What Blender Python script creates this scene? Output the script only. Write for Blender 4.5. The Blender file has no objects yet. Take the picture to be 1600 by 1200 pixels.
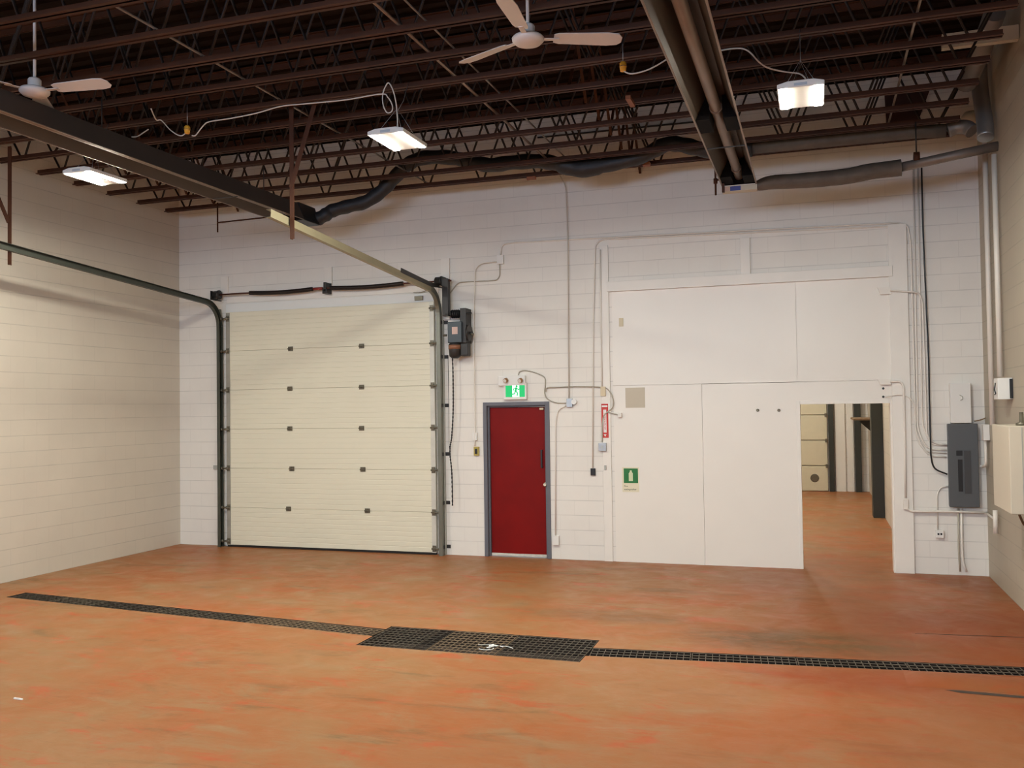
import bpy, bmesh, math, random
from mathutils import Vector, Matrix
random.seed(7)
scene = bpy.context.scene
C = scene.collection

# ------------------------------------------------------------------ camera
CAM = Vector((6.8543, -12.2735, 2.097)); YAW, PITCH, ROLL, F = -0.3204, .0263, -.014, 1431.377
fw = Vector((math.sin(YAW)*math.cos(PITCH), math.cos(YAW)*math.cos(PITCH), math.sin(PITCH)))
rt = Vector((math.cos(YAW), -math.sin(YAW), 0)); up = rt.cross(fw)
RT = rt*math.cos(ROLL)+up*math.sin(ROLL); UP = -rt*math.sin(ROLL)+up*math.cos(ROLL)
cd = bpy.data.cameras.new('camera'); cam = bpy.data.objects.new('camera', cd); C.objects.link(cam)
M = Matrix.Identity(4)
for i in range(3):
    M[i][0] = RT[i]; M[i][1] = UP[i]; M[i][2] = -fw[i]; M[i][3] = CAM[i]
cam.matrix_world = M
cd.sensor_width = 36; cd.lens = F/1600*36; cd.clip_start = .05; cd.clip_end = 100
scene.camera = cam
# survey of the room from the photograph: where a sight line meets a known plane
def _ray(x, y): return fw+RT*((x-800)/F)-UP*((y-600)/F)
def PY(x, y, Y=0.0):
    d = _ray(x, y); return CAM+d*((Y-CAM.y)/d.y)
def PX(x, y, X):
    d = _ray(x, y); return CAM+d*((X-CAM.x)/d.x)
def PZ(x, y, Z=0.0):
    d = _ray(x, y); return CAM+d*((Z-CAM.z)/d.z)

# ------------------------------------------------------------------ light, exposure
w = bpy.data.worlds.new('world'); scene.world = w; w.use_nodes = True
w.node_tree.nodes['Background'].inputs[0].default_value = (.5, .55, .6, 1)
w.node_tree.nodes['Background'].inputs[1].default_value = .02
vs = scene.view_settings
vs.view_transform = 'Standard'; vs.look = 'None'; vs.gamma = 1; vs.use_curve_mapping = False
vs.exposure = 0.26
LENS_COL = (1.0, .98, .86, 1); LENS_W = 590.0
# added cool fill lamps, set at made-up high windows in the rear wall
for i_, x_ in enumerate((0.2, 3.0, 5.8)):
    ld = bpy.data.lights.new('window_daylight', 'AREA'); ld.shape = 'RECTANGLE'; ld.size = 2.2; ld.size_y = 1.2; ld.energy = 140; ld.color = (.50, .70, 1.0)
    lo = bpy.data.objects.new('window_daylight', ld); C.objects.link(lo); lo.location = (x_, -15.9, 4.2); lo.rotation_euler = (math.pi/2, 0, 0)
scene.cycles.pixel_filter_type = 'BLACKMAN_HARRIS'; scene.cycles.filter_width = 1.1
scene.cycles.max_bounces = 8; scene.cycles.diffuse_bounces = 6

# ------------------------------------------------------------------ materials
def s2l(c): return tuple(((v/255)/12.92 if v/255 <= .04045 else ((v/255+.055)/1.055)**2.4) for v in c)
def mat(name, col, rough=.6, metal=0, noise=0, nscale=8, bump=0, spec=.5, emit=None, estr=0):
    m = bpy.data.materials.new(name); m.use_nodes = True
    nt = m.node_tree; b = nt.nodes['Principled BSDF']
    b.inputs['Base Color'].default_value = (*col, 1); b.inputs['Roughness'].default_value = rough
    b.inputs['Metallic'].default_value = metal; b.inputs['Specular IOR Level'].default_value = spec
    if noise or bump:
        tc = nt.nodes.new('ShaderNodeTexCoord'); n = nt.nodes.new('ShaderNodeTexNoise')
        n.inputs['Scale'].default_value = nscale; n.inputs['Detail'].default_value = 6
        nt.links.new(tc.outputs['Object'], n.inputs['Vector'])
        if noise:
            r = nt.nodes.new('ShaderNodeMix'); r.data_type = 'RGBA'
            r.inputs[6].default_value = (*[c*(1-noise) for c in col], 1); r.inputs[7].default_value = (*[min(1, c*(1+noise)) for c in col], 1)
            nt.links.new(n.outputs['Fac'], r.inputs[0]); nt.links.new(r.outputs[2], b.inputs['Base Color'])
        if bump:
            bp = nt.nodes.new('ShaderNodeBump'); bp.inputs['Strength'].default_value = bump; bp.inputs['Distance'].default_value = .01
            nt.links.new(n.outputs['Fac'], bp.inputs['Height']); nt.links.new(bp.outputs[0], b.inputs['Normal'])
    if emit:
        b.inputs['Emission Color'].default_value = (*emit, 1); b.inputs['Emission Strength'].default_value = estr
    return m

def block_mat(name, col, axis):
    """painted concrete block: running bond, faint joints; axis = the wall's horizontal axis"""
    m = bpy.data.materials.new(name); m.use_nodes = True
    nt = m.node_tree; N = nt.nodes; L = nt.links; b = N['Principled BSDF']
    tc = N.new('ShaderNodeTexCoord'); sp = N.new('ShaderNodeSeparateXYZ'); cb = N.new('ShaderNodeCombineXYZ')
    L.new(tc.outputs['Object'], sp.inputs[0]); L.new(sp.outputs[0 if axis == 'x' else 1], cb.inputs[0]); L.new(sp.outputs[2], cb.inputs[1])
    br = N.new('ShaderNodeTexBrick'); L.new(cb.outputs[0], br.inputs['Vector'])
    br.inputs['Scale'].default_value = 1; br.inputs['Brick Width'].default_value = .4066; br.inputs['Row Height'].default_value = .2033
    br.inputs['Mortar Size'].default_value = .0045; br.inputs['Mortar Smooth'].default_value = .4; br.inputs['Bias'].default_value = 0
    br.inputs['Color1'].default_value = (*col, 1); br.inputs['Color2'].default_value = (*[c*.985 for c in col], 1)
    br.inputs['Mortar'].default_value = (*[c*.93 for c in col], 1)
    # bed joints read more strongly than the upright joints, which the paint has filled
    dv = N.new('ShaderNodeMath'); dv.operation = 'MULTIPLY_ADD'; dv.inputs[1].default_value = 1/.2033; dv.inputs[2].default_value = .5; L.new(sp.outputs[2], dv.inputs[0])
    fr = N.new('ShaderNodeMath'); fr.operation = 'FRACT'; L.new(dv.outputs[0], fr.inputs[0])
    sb = N.new('ShaderNodeMath'); sb.operation = 'SUBTRACT'; sb.inputs[1].default_value = .5; L.new(fr.outputs[0], sb.inputs[0])
    ab = N.new('ShaderNodeMath'); ab.operation = 'ABSOLUTE'; L.new(sb.outputs[0], ab.inputs[0])
    bd = N.new('ShaderNodeMapRange'); bd.inputs[1].default_value = .012; bd.inputs[2].default_value = .042; bd.inputs[3].default_value = .84; bd.inputs[4].default_value = 1; L.new(ab.outputs[0], bd.inputs[0])
    nj = N.new('ShaderNodeTexNoise'); nj.inputs['Scale'].default_value = 2.2; L.new(tc.outputs['Object'], nj.inputs['Vector'])
    nr_ = N.new('ShaderNodeMapRange'); nr_.inputs[1].default_value = .4; nr_.inputs[2].default_value = .6; L.new(nj.outputs['Fac'], nr_.inputs[0])
    jm = N.new('ShaderNodeMix'); jm.data_type = 'FLOAT'; L.new(nr_.outputs[0], jm.inputs[0]); jm.inputs[2].default_value = 1.0; L.new(bd.outputs[0], jm.inputs[3])
    jb = N.new('ShaderNodeMix'); jb.data_type = 'FLOAT'; jb.inputs[0].default_value = .45; L.new(jm.outputs[0], jb.inputs[2]); L.new(bd.outputs[0], jb.inputs[3])
    n = N.new('ShaderNodeTexNoise'); n.inputs['Scale'].default_value = 1.3; n.inputs['Detail'].default_value = 8; n.inputs['Roughness'].default_value = .65
    L.new(tc.outputs['Object'], n.inputs['Vector'])
    rp = N.new('ShaderNodeMapRange'); rp.inputs[1].default_value = .3; rp.inputs[2].default_value = .7; rp.inputs[3].default_value = .95; rp.inputs[4].default_value = 1.02
    L.new(n.outputs['Fac'], rp.inputs[0])
    pm = N.new('ShaderNodeMath'); pm.operation = 'MULTIPLY'; L.new(rp.outputs[0], pm.inputs[0]); L.new(jb.outputs[0], pm.inputs[1])
    mx = N.new('ShaderNodeMix'); mx.data_type = 'RGBA'; mx.blend_type = 'MULTIPLY'; mx.inputs[0].default_value = 1
    L.new(br.outputs['Color'], mx.inputs[6]); L.new(pm.outputs[0], mx.inputs[7]); L.new(mx.outputs[2], b.inputs['Base Color'])
    inv = N.new('ShaderNodeMath'); inv.operation = 'SUBTRACT'; inv.inputs[0].default_value = 1; L.new(br.outputs['Fac'], inv.inputs[1])
    n2 = N.new('ShaderNodeTexNoise'); n2.inputs['Scale'].default_value = 60; L.new(tc.outputs['Object'], n2.inputs['Vector'])
    ad = N.new('ShaderNodeMath'); ad.operation = 'MULTIPLY_ADD'; ad.inputs[1].default_value = .35
    L.new(n2.outputs['Fac'], ad.inputs[0]); L.new(inv.outputs[0], ad.inputs[2])
    bp = N.new('ShaderNodeBump'); bp.inputs['Strength'].default_value = .2; bp.inputs['Distance'].default_value = .004
    L.new(ad.outputs[0], bp.inputs['Height']); L.new(bp.outputs[0], b.inputs['Normal'])
    b.inputs['Roughness'].default_value = .5; b.inputs['Specular IOR Level'].default_value = .35
    return m

def floor_mat():
    m = bpy.data.materials.new('worn_orange_floor_paint'); m.use_nodes = True
    nt = m.node_tree; N = nt.nodes; L = nt.links; b = N['Principled BSDF']
    tc = N.new('ShaderNodeTexCoord')
    def noise(scale, sx=1, sy=1, det=8, rough=.6, off=0):
        mp = N.new('ShaderNodeMapping'); mp.inputs['Scale'].default_value = (sx, sy, 1); mp.inputs['Location'].default_value = (off, off*1.7, off)
        mp.inputs['Rotation'].default_value = (0, 0, .15)
        L.new(tc.outputs['Object'], mp.inputs[0])
        n = N.new('ShaderNodeTexNoise'); n.inputs['Scale'].default_value = scale; n.inputs['Detail'].default_value = det; n.inputs['Roughness'].default_value = rough
        n.inputs['Distortion'].default_value = .6
        L.new(mp.outputs[0], n.inputs['Vector']); return n.outputs['Fac']
    def rng(s, a, c, lo=0, hi=1):
        r = N.new('ShaderNodeMapRange'); r.inputs[1].default_value = a; r.inputs[2].default_value = c; r.inputs[3].default_value = lo; r.inputs[4].default_value = hi
        L.new(s, r.inputs[0]); return r.outputs[0]
    def mix(f, a, c, blend='MIX'):
        x = N.new('ShaderNodeMix'); x.data_type = 'RGBA'; x.blend_type = blend
        for sock, v in ((0, f), (6, a), (7, c)):
            if isinstance(v, tuple): x.inputs[sock].default_value = (*v, 1)
            elif isinstance(v, (int, float)): x.inputs[sock].default_value = v
            else: L.new(v, x.inputs[sock])
        return x.outputs[2]
    c = mix(rng(noise(.6, 1, 1.3), .40, .58), (.355, .118, .038), (.33, .152, .060))       # orange paint / tan worn
    c = mix(rng(noise(1.7, .8, 1.8, det=10, rough=.7, off=3), .52, .64, 0, .75), c, (.32, .185, .088))  # sandy wear
    c = mix(rng(noise(2.2, .7, 2.0, det=10, rough=.7, off=9), .55, .64, 0, .8), c, (.42, .088, .027))   # fresh red orange patches
    c = mix(rng(noise(1.5, .7, 2.2, det=10, rough=.65, off=17), .57, .70, 0, .65), c, (.155, .092, .038))  # grey brown grime
    c = mix(rng(noise(7, .5, 2.4, det=10, rough=.7, off=5), .50, .70, 0, .45), c, (.31, .195, .10))
    c = mix(rng(noise(11, .5, 2.0, det=10, rough=.7, off=41), .60, .72, 0, .5), c, (.18, .08, .034))
    # darker red-brown patch in the right corner, fading outwards
    g = N.new('ShaderNodeTexGradient'); g.gradient_type = 'SPHERICAL'
    mp = N.new('ShaderNodeMapping'); mp.vector_type = 'TEXTURE'; mp.inputs['Location'].default_value = (8.2, -3.4, 0); mp.inputs['Scale'].default_value = (2.6, 2.6, 2)
    L.new(tc.outputs['Object'], mp.inputs[0]); L.new(mp.outputs[0], g.inputs[0])
    c = mix(rng(g.outputs['Fac'], 0, .6, 0, .7), c, (.15, .038, .013))
    sx = N.new('ShaderNodeSeparateXYZ'); L.new(tc.outputs['Object'], sx.inputs[0])
    ml = N.new('ShaderNodeMath'); ml.operation = 'MULTIPLY'; L.new(rng(sx.outputs[0], 4.2, 8.6, 0, 1), ml.inputs[0]); L.new(rng(noise(.9, off=55), .3, .6, .35, 1), ml.inputs[1])
    ml2 = N.new('ShaderNodeMath'); ml2.operation = 'MULTIPLY'; L.new(ml.outputs[0], ml2.inputs[0]); L.new(rng(sx.outputs[1], .2, 1.5, 1, 0), ml2.inputs[1])
    c = mix(ml2.outputs[0], c, mix(.65, c, (.26, .056, .014)))
    for lx, ly, rx, ry, o_, col_, amt in ((6.7, -3.75, 1.35, .55, 61, (.13, .062, .022), .95), (7.0, -4.85, 1.0, .35, 67, (.26, .055, .014), .8), (6.35, -1.0, .9, .9, 71, (.30, .135, .085), .5), (4.9, -3.2, 1.2, .35, 77, (.17, .085, .035), .6)):
        g2 = N.new('ShaderNodeTexGradient'); g2.gradient_type = 'SPHERICAL'
        m2 = N.new('ShaderNodeMapping'); m2.vector_type = 'TEXTURE'; m2.inputs['Location'].default_value = (lx, ly, 0); m2.inputs['Scale'].default_value = (rx, ry, 1)
        L.new(tc.outputs['Object'], m2.inputs[0]); L.new(m2.outputs[0], g2.inputs[0])
        mm = N.new('ShaderNodeMath'); mm.operation = 'MULTIPLY'; L.new(rng(g2.outputs['Fac'], 0, .6, 0, amt), mm.inputs[0]); L.new(rng(noise(3.5, .7, 1.6, det=10, rough=.7, off=o_), .30, .52), mm.inputs[1])
        c = mix(mm.outputs[0], c, col_)
    L.new(c, b.inputs['Base Color'])
    L.new(rng(noise(3, off=30), .3, .7, .32, .55), b.inputs['Roughness'])
    bp = N.new('ShaderNodeBump'); bp.inputs['Strength'].default_value = .25; bp.inputs['Distance'].default_value = .01
    L.new(noise(5, off=2), bp.inputs['Height']); L.new(bp.outputs[0], b.inputs['Normal'])
    b.inputs['Specular IOR Level'].default_value = .14
    return m

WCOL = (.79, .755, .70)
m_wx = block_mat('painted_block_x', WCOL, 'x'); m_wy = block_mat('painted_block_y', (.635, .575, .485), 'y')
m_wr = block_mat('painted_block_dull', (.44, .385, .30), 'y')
m_floor = floor_mat()
m_board = mat('white_painted_board', (.80, .755, .69), .38, noise=.03, nscale=2)
m_trimw = mat('white_painted_timber', (.80, .76, .70), .45, noise=.04, nscale=5)
m_rust = mat('rust_primer_steel', (.066, .022, .009), .6, noise=.45, nscale=3, spec=.25)
m_web = mat('dark_web_steel', (.018, .009, .006), .6)
m_deck = mat('brown_roof_deck', (.016, .008, .005), .8, noise=.3, nscale=2, spec=.1)
m_doorp = mat('cream_door_panel', (.725, .69, .55), .4, noise=.03, nscale=2)
m_dark = mat('dark_steel', (.035, .032, .03), .45, .3, noise=.3)
m_spring = mat('oiled_spring_steel', (.022, .014, .012), .4, .4)
m_track = mat('grey_galvanised_track', (.20, .20, .165), .42, .6, noise=.25, nscale=4)
m_angle = mat('pale_jamb_angle', (.42, .42, .38), .5, .2, noise=.2)
m_trackd = mat('dark_green_grey_track', (.085, .09, .072), .45, .5, noise=.25, nscale=4)
m_trackc = mat('cream_dusty_track', (.34, .30, .19), .45, .4, noise=.15, nscale=4)  # cream of the light on the horizontal rail put into its colour
m_galv = mat('galvanised_steel', (.42, .43, .44), .4, .75, noise=.2, nscale=6)
m_hinge = mat('zinc_hinge', (.17, .15, .11), .45, .6, noise=.3, nscale=30)
m_red = mat('red_door_paint', (.19, .003, .002), .5, noise=.25, nscale=3, spec=.18)
m_gframe = mat('grey_frame_paint', (.125, .128, .15), .5, noise=.1)
m_panelg = mat('grey_panel_enamel', (.095, .10, .105), .38, .1)
m_black = mat('black_plastic', (.012, .012, .013), .4)
m_white = mat('white_enamel', (.78, .76, .72), .35)
m_pipe = mat('white_painted_conduit', (.78, .73, .66), .4)
m_cable = mat('grey_cable_sheath', (.44, .40, .32), .6)
m_cord = mat('white_cord', (.62, .55, .48), .5)
m_yellow = mat('yellow_plug', (.75, .38, .03), .5)
m_chrome = mat('worn_chrome', (.75, .68, .56), .35, .45)
m_flex = mat('black_duct_insulation', (.022, .021, .022), .55, noise=.4, nscale=12, bump=.8)
m_insul = mat('grey_brown_pipe_insulation', (.12, .095, .075), .7, noise=.4, nscale=8, bump=.6)
m_duct = mat('dusty_duct_metal', (.23, .20, .175), .5, .4, noise=.4, nscale=5)
m_refl = mat('dusty_aluminium_reflector', (.10, .075, .055), .5, .35, noise=.25, nscale=2)
m_tube = mat('heat_tinted_steel_tube', (.24, .175, .135), .45, .4, noise=.3, nscale=4)
m_side = mat('dull_brown_sheet_metal', (.062, .047, .040), .6, .15, noise=.2, nscale=2)
m_grate = mat('tarnished_grate_steel', (.11, .085, .06), .5, .4, noise=.5, nscale=9)
m_grate3 = mat('blackened_grate_steel', (.06, .045, .032), .6, .3, noise=.5, nscale=9)
m_grate2 = mat('dirty_tan_grate_steel', (.20, .135, .08), .6, .2, noise=.4, nscale=9)
m_pit = mat('dark_drain_concrete', (.035, .022, .015), .8, noise=.4)
m_soot = mat('sooty_black_steel', (.006, .005, .005), .8, spec=.1)
m_fan = mat('white_fan_enamel', (.66, .60, .56), .4)
m_green = mat('sign_green', (.012, .16, .03), .45)
m_greenlit = mat('exit_sign_green', (.0, .42, .12), .4, emit=(0, .5, .13), estr=.45)
m_exitwhite = mat('exit_sign_white', (.7, .85, .8), .4, emit=(.75, 1, .9), estr=.55)
m_signred = mat('sign_red', (.55, .03, .015), .45)
m_cream = mat('cream_plastic', (.66, .55, .36), .45)
m_tan = mat('tan_timber', (.20, .12, .06), .6, noise=.3)
m_beige = mat('beige_metal', (.55, .48, .37), .5)
m_orange = mat('brass_lamp_ring', (.35, .18, .07), .35, .4)
m_tarcol = mat('greenish_black_column', (.030, .032, .026), .5)
m_copper = mat('copper_windings', (.30, .13, .07), .5, .3, noise=.3, nscale=30)
m_opbox = mat('blue_grey_operator_enamel', (.05, .065, .075), .4, .1)
m_blue = mat('blue_label', (.05, .06, .25), .5)
m_pink = mat('faded_label', (.60, .42, .36), .5)
m_lens = mat('lit_led_lens', (1, 1, 1), .4)
b_ = m_lens.node_tree.nodes['Principled BSDF']; b_.inputs['Emission Color'].default_value = LENS_COL; b_.inputs['Emission Strength'].default_value = LENS_W

# ------------------------------------------------------------------ builders
class MB:
    def __init__(s): s.v = []; s.f = []; s.sm = []; s.mi = []; s.cur = 0
    def add(s, vs, fs, smooth=False):
        o = len(s.v); s.v += [tuple(v) for v in vs]
        for f in fs: s.f.append([i+o for i in f]); s.sm.append(smooth); s.mi.append(s.cur)
        return s
    def box(s, a, b):
        x0, x1 = sorted((a[0], b[0])); y0, y1 = sorted((a[1], b[1])); z0, z1 = sorted((a[2], b[2]))
        v = [(x0, y0, z0), (x1, y0, z0), (x1, y1, z0), (x0, y1, z0), (x0, y0, z1), (x1, y0, z1), (x1, y1, z1), (x0, y1, z1)]
        return s.add(v, [(3, 2, 1, 0), (4, 5, 6, 7), (0, 1, 5, 4), (1, 2, 6, 5), (2, 3, 7, 6), (3, 0, 4, 7)])
    def bar(s, p, q, wx, wy, ref=(0, 0, 1)):
        p = Vector(p); q = Vector(q); d = (q-p).normalized(); r = Vector(ref)
        if abs(d.dot(r)) > .98: r = Vector((0, 1, 0))
        u = d.cross(r).normalized(); v = u.cross(d)
        c = [(-1, -1), (1, -1), (1, 1), (-1, 1)]
        vs = [p+u*a*wx/2+v*b*wy/2 for a, b in c]+[q+u*a*wx/2+v*b*wy/2 for a, b in c]
        return s.add(vs, [(0, 1, 2, 3), (7, 6, 5, 4), (0, 4, 5, 1), (1, 5, 6, 2), (2, 6, 7, 3), (3, 7, 4, 0)])
    def tube(s, pts, r, n=8, cap=True):
        pts = [Vector(p) for p in pts]; rr = r if isinstance(r, (list, tuple)) else [r]*len(pts)
        t0 = (pts[1]-pts[0]).normalized(); u = t0.orthogonal().normalized(); vs = []
        for i, p in enumerate(pts):
            t = (pts[min(i+1, len(pts)-1)]-pts[max(i-1, 0)]).normalized()
            u = (u-t*u.dot(t)).normalized(); v = t.cross(u)
            for k in range(n):
                a = 2*math.pi*k/n; vs.append(p+(u*math.cos(a)+v*math.sin(a))*rr[i])
        fs = []
        for i in range(len(pts)-1):
            for k in range(n): fs.append((i*n+k, i*n+(k+1) % n, (i+1)*n+(k+1) % n, (i+1)*n+k))
        s.add(vs, fs, True)
        if cap:
            o = len(s.v)-len(vs)
            s.f.append([o+k for k in range(n)][::-1]); s.sm.append(False); s.mi.append(s.cur)
            s.f.append([o+(len(pts)-1)*n+k for k in range(n)]); s.sm.append(False); s.mi.append(s.cur)
        return s
    def cyl(s, p, q, r, n=16): return s.tube([p, q], r, n)
    def prism(s, poly, a, b, axis):
        """poly = 2D points; swept from a to b along axis"""
        def mk(pt, t):
            if axis == 'x': return (t, pt[0], pt[1])
            if axis == 'y': return (pt[0], t, pt[1])
            return (pt[0], pt[1], t)
        n = len(poly); vs = [mk(p, a) for p in poly]+[mk(p, b) for p in poly]
        fs = [tuple(range(n))[::-1], tuple(range(n, 2*n))]+[(i, (i+1) % n, n+(i+1) % n, n+i) for i in range(n)]
        return s.add(vs, fs)
    def lathe(s, c, prof, n=24):
        vs = []
        for r, z in prof:
            for k in range(n):
                a = 2*math.pi*k/n; vs.append((c[0]+r*math.cos(a), c[1]+r*math.sin(a), c[2]+z))
        fs = [(i*n+k, i*n+(k+1) % n, (i+1)*n+(k+1) % n, (i+1)*n+k) for i in range(len(prof)-1) for k in range(n)]
        return s.add(vs, fs, True)
    def build(s, name, m, parent=None, bevel=0):
        me = bpy.data.meshes.new(name); me.from_pydata(s.v, [], s.f); me.update()
        ms = m if isinstance(m, (list, tuple)) else [m]
        for x in ms: me.materials.append(x)
        for p, q, k in zip(me.polygons, s.sm, s.mi): p.use_smooth = q; p.material_index = min(k, len(ms)-1)
        bm = bmesh.new(); bm.from_mesh(me); bmesh.ops.recalc_face_normals(bm, faces=bm.faces); bm.to_mesh(me); bm.free()
        o = bpy.data.objects.new(name, me); C.objects.link(o)
        if parent:
            o.parent = parent; o.location = -Vector(parent.location)
        if bevel:
            b = o.modifiers.new('bevel', 'BEVEL'); b.width = bevel; b.segments = 2; b.limit_method = 'ANGLE'; b.angle_limit = .6
        return o
def tag(o, label, cat, group=None):
    o['label'] = label; o['category'] = cat
    if group: o['group'] = group
    return o
def thing(name, label, cat, loc=(0, 0, 0), group=None):
    o = bpy.data.objects.new(name, None); C.objects.link(o); o.location = loc; o.empty_display_size = .1
    return tag(o, label, cat, group)
def struct(o): o['kind'] = 'structure'; return o
def srt(name, loc=(0, 0, 0)):
    o = bpy.data.objects.new(name, None); C.objects.link(o); o.location = loc; return struct(o)
def fillet(pts, rad, seg=5):
    pts = [Vector(p) for p in pts]; out = [pts[0]]
    for i in range(1, len(pts)-1):
        a, b, c = pts[i-1], pts[i], pts[i+1]
        u = a-b; v = c-b; r = min(rad, u.length*.45, v.length*.45)
        p = b+u.normalized()*r; q = b+v.normalized()*r
        for k in range(seg+1):
            t = k/seg; out.append(p*(1-t)**2+b*2*t*(1-t)+q*t*t)
    out.append(pts[-1]); return out
def spline(pts, seg=6):
    P = [Vector(p) for p in pts]; P = [P[0]*2-P[1]]+P+[P[-1]*2-P[-2]]; out = []
    for i in range(1, len(P)-2):
        for k in range(seg):
            t = k/seg; a, b, c, d = P[i-1:i+3]
            out.append(.5*((2*b)+(c-a)*t+(2*a-5*b+4*c-d)*t*t+(3*b-a-3*c+d)*t**3))
    out.append(P[-2]); return out
def dup(root, loc, label=None, group=None):
    r = root.copy(); C.objects.link(r); r.location = loc
    if label: r['label'] = label
    if group: r['group'] = group
    for ch in [o for o in root.children]:
        c = ch.copy(); C.objects.link(c); c.parent = r
        for g in ch.children:
            d = g.copy(); C.objects.link(d); d.parent = c
    return r
def text(name, s, size, m, loc, rot, parent=None, ext=.0006, align='CENTER'):
    cu = bpy.data.curves.new(name, 'FONT'); cu.body = s; cu.size = size; cu.extrude = ext; cu.align_x = align; cu.align_y = 'CENTER'
    t = bpy.data.objects.new(name+'_tmp', cu); C.objects.link(t)
    bpy.context.view_layer.update()
    me = bpy.data.meshes.new_from_object(t.evaluated_get(bpy.context.evaluated_depsgraph_get()))
    bpy.data.objects.remove(t); bpy.data.curves.remove(cu)
    o = bpy.data.objects.new(name, me); C.objects.link(o); me.materials.clear(); me.materials.append(m)
    o.rotation_euler = rot
    if parent: o.parent = parent; o.location = Vector(loc)-Vector(parent.location)
    else: o.location = loc
    return o
FACE = (math.pi/2, 0, 0)       # text on the end wall, read from the room

XL, XR, YB, ZT = -2.84, 8.776, -16.0, 6.16
T = .2
# ------------------------------------------------------------------ shell
# openings in the end wall
DX0, DX1, DZ = 2.395, 3.275, 2.14                     # red door
OX0, OX1, OZ = 4.235, 7.765, 3.67                     # big opening filled with boards
mb = MB()
mb.box((XL, 0, 0), (DX0, T, ZT)).box((DX0, 0, DZ), (DX1, T, ZT)).box((DX1, 0, 0), (OX0, T, ZT)).box((OX0, 0, OZ), (OX1, T, ZT)).box((OX1, 0, 0), (XR, T, ZT))
struct(mb.build('wall_front', m_wx))
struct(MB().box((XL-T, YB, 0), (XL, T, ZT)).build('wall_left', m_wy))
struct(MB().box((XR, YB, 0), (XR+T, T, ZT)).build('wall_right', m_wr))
struct(MB().box((XL-T, YB-T, 0), (XR+T, YB, ZT)).build('wall_rear', m_wx))
for i_, x_ in enumerate((0.2, 3.0, 5.8)):  # unseen windows, made up to go with the cool fill lamps
    wn = srt('window_%d' % (i_+1), (x_, YB, 4.2))
    mb = MB()
    for a_, b_, c_, d_ in ((-1.2, -.7, 1.2, -.62), (-1.2, .62, 1.2, .7), (-1.2, -.62, -1.12, .62), (1.12, -.62, 1.2, .62)): mb.box((x_+a_, YB+.002, 4.2+b_), (x_+c_, YB+.06, 4.2+d_))
    mb.build('window_frame', m_trimw, wn)
# roof deck: corrugated sheet
mb = MB(); pr = []
n = 60; y = YB
while y < T: pr += [(y, ZT), (y+.09, ZT), (y+.11, ZT+.035), (y+.2, ZT+.035)]; y += .22
pr2 = pr+[(T, ZT+.12), (YB, ZT+.12)]
vs = [(XL-T, a, b) for a, b in pr2]+[(XR+T, a, b) for a, b in pr2]; k = len(pr2)
mb.add(vs, [(i, (i+1) % k, k+(i+1) % k, k+i) for i in range(k)])
struct(mb.build('ceiling', m_deck))

# floor with a pit for the drains (outline follows the trench, wide centre box, trench)
gl = 2.90; gr = 4.96
pit = [(-2.06, -4.04), (gl, -4.57), (gl, -4.90), (gr, -4.90), (gr, -4.70), (8.36, -4.365), (8.39, -4.10), (gr, -4.43), (gr, -4.17), (gl, -4.17), (gl, -4.29), (-2.05, -3.77)]
bm = bmesh.new()
outer = [bm.verts.new((x, y, 0)) for x, y in ((XL-T, YB-T), (XR+T, YB-T), (XR+T, 11.4), (XL-T, 11.4))]
inner = [bm.verts.new((x, y, 0)) for x, y in pit]
es = [bm.edges.new((l[i], l[(i+1) % len(l)])) for l in (outer, inner) for i in range(len(l))]
bmesh.ops.triangle_fill(bm, use_beauty=True, use_dissolve=False, edges=es)
bmesh.ops.recalc_face_normals(bm, faces=bm.faces)
for f in bm.faces:
    if f.normal.z < 0: f.normal_flip()
me = bpy.data.meshes.new('floor'); bm.to_mesh(me); bm.free(); me.materials.append(m_floor)
o = bpy.data.objects.new('floor', me); C.objects.link(o); struct(o)
bm = bmesh.new()
top = [bm.verts.new((x, y, 0)) for x, y in pit]; bot = [bm.verts.new((x, y, -.16)) for x, y in pit]
for i in range(len(pit)): bm.faces.new((top[i], top[(i+1) % len(pit)], bot[(i+1) % len(pit)], bot[i]))
es = [e for e in bm.edges if e.verts[0] in bot and e.verts[1] in bot]
bmesh.ops.triangle_fill(bm, use_beauty=True, edges=es); bmesh.ops.recalc_face_normals(bm, faces=bm.faces)
me = bpy.data.meshes.new('trim_1'); bm.to_mesh(me); bm.free(); me.materials.append(m_pit)
o = bpy.data.objects.new('trim_1', me); C.objects.link(o); struct(o)
# cut joints in the slab on the right
a, b = PZ(1430, 990), PZ(1600, 996)
struct(MB().bar(a+Vector((0, 0, .001)), b+Vector((0, 0, .001)), .012, .003).build('trim_2', m_pit))
a, b = PZ(1476, 1079), PZ(1600, 1091)
mb = MB(); mb.add([(a.x, a.y+.012, .0015), (a.x+.1, a.y+.03, .0015), (b.x+.5, b.y+.02, .0015), (b.x+.5, b.y-.03, .0015), (a.x+.1, a.y-.03, .0015)], [(0, 4, 3, 2, 1)])
struct(mb.build('trim_3', m_pit))

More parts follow.
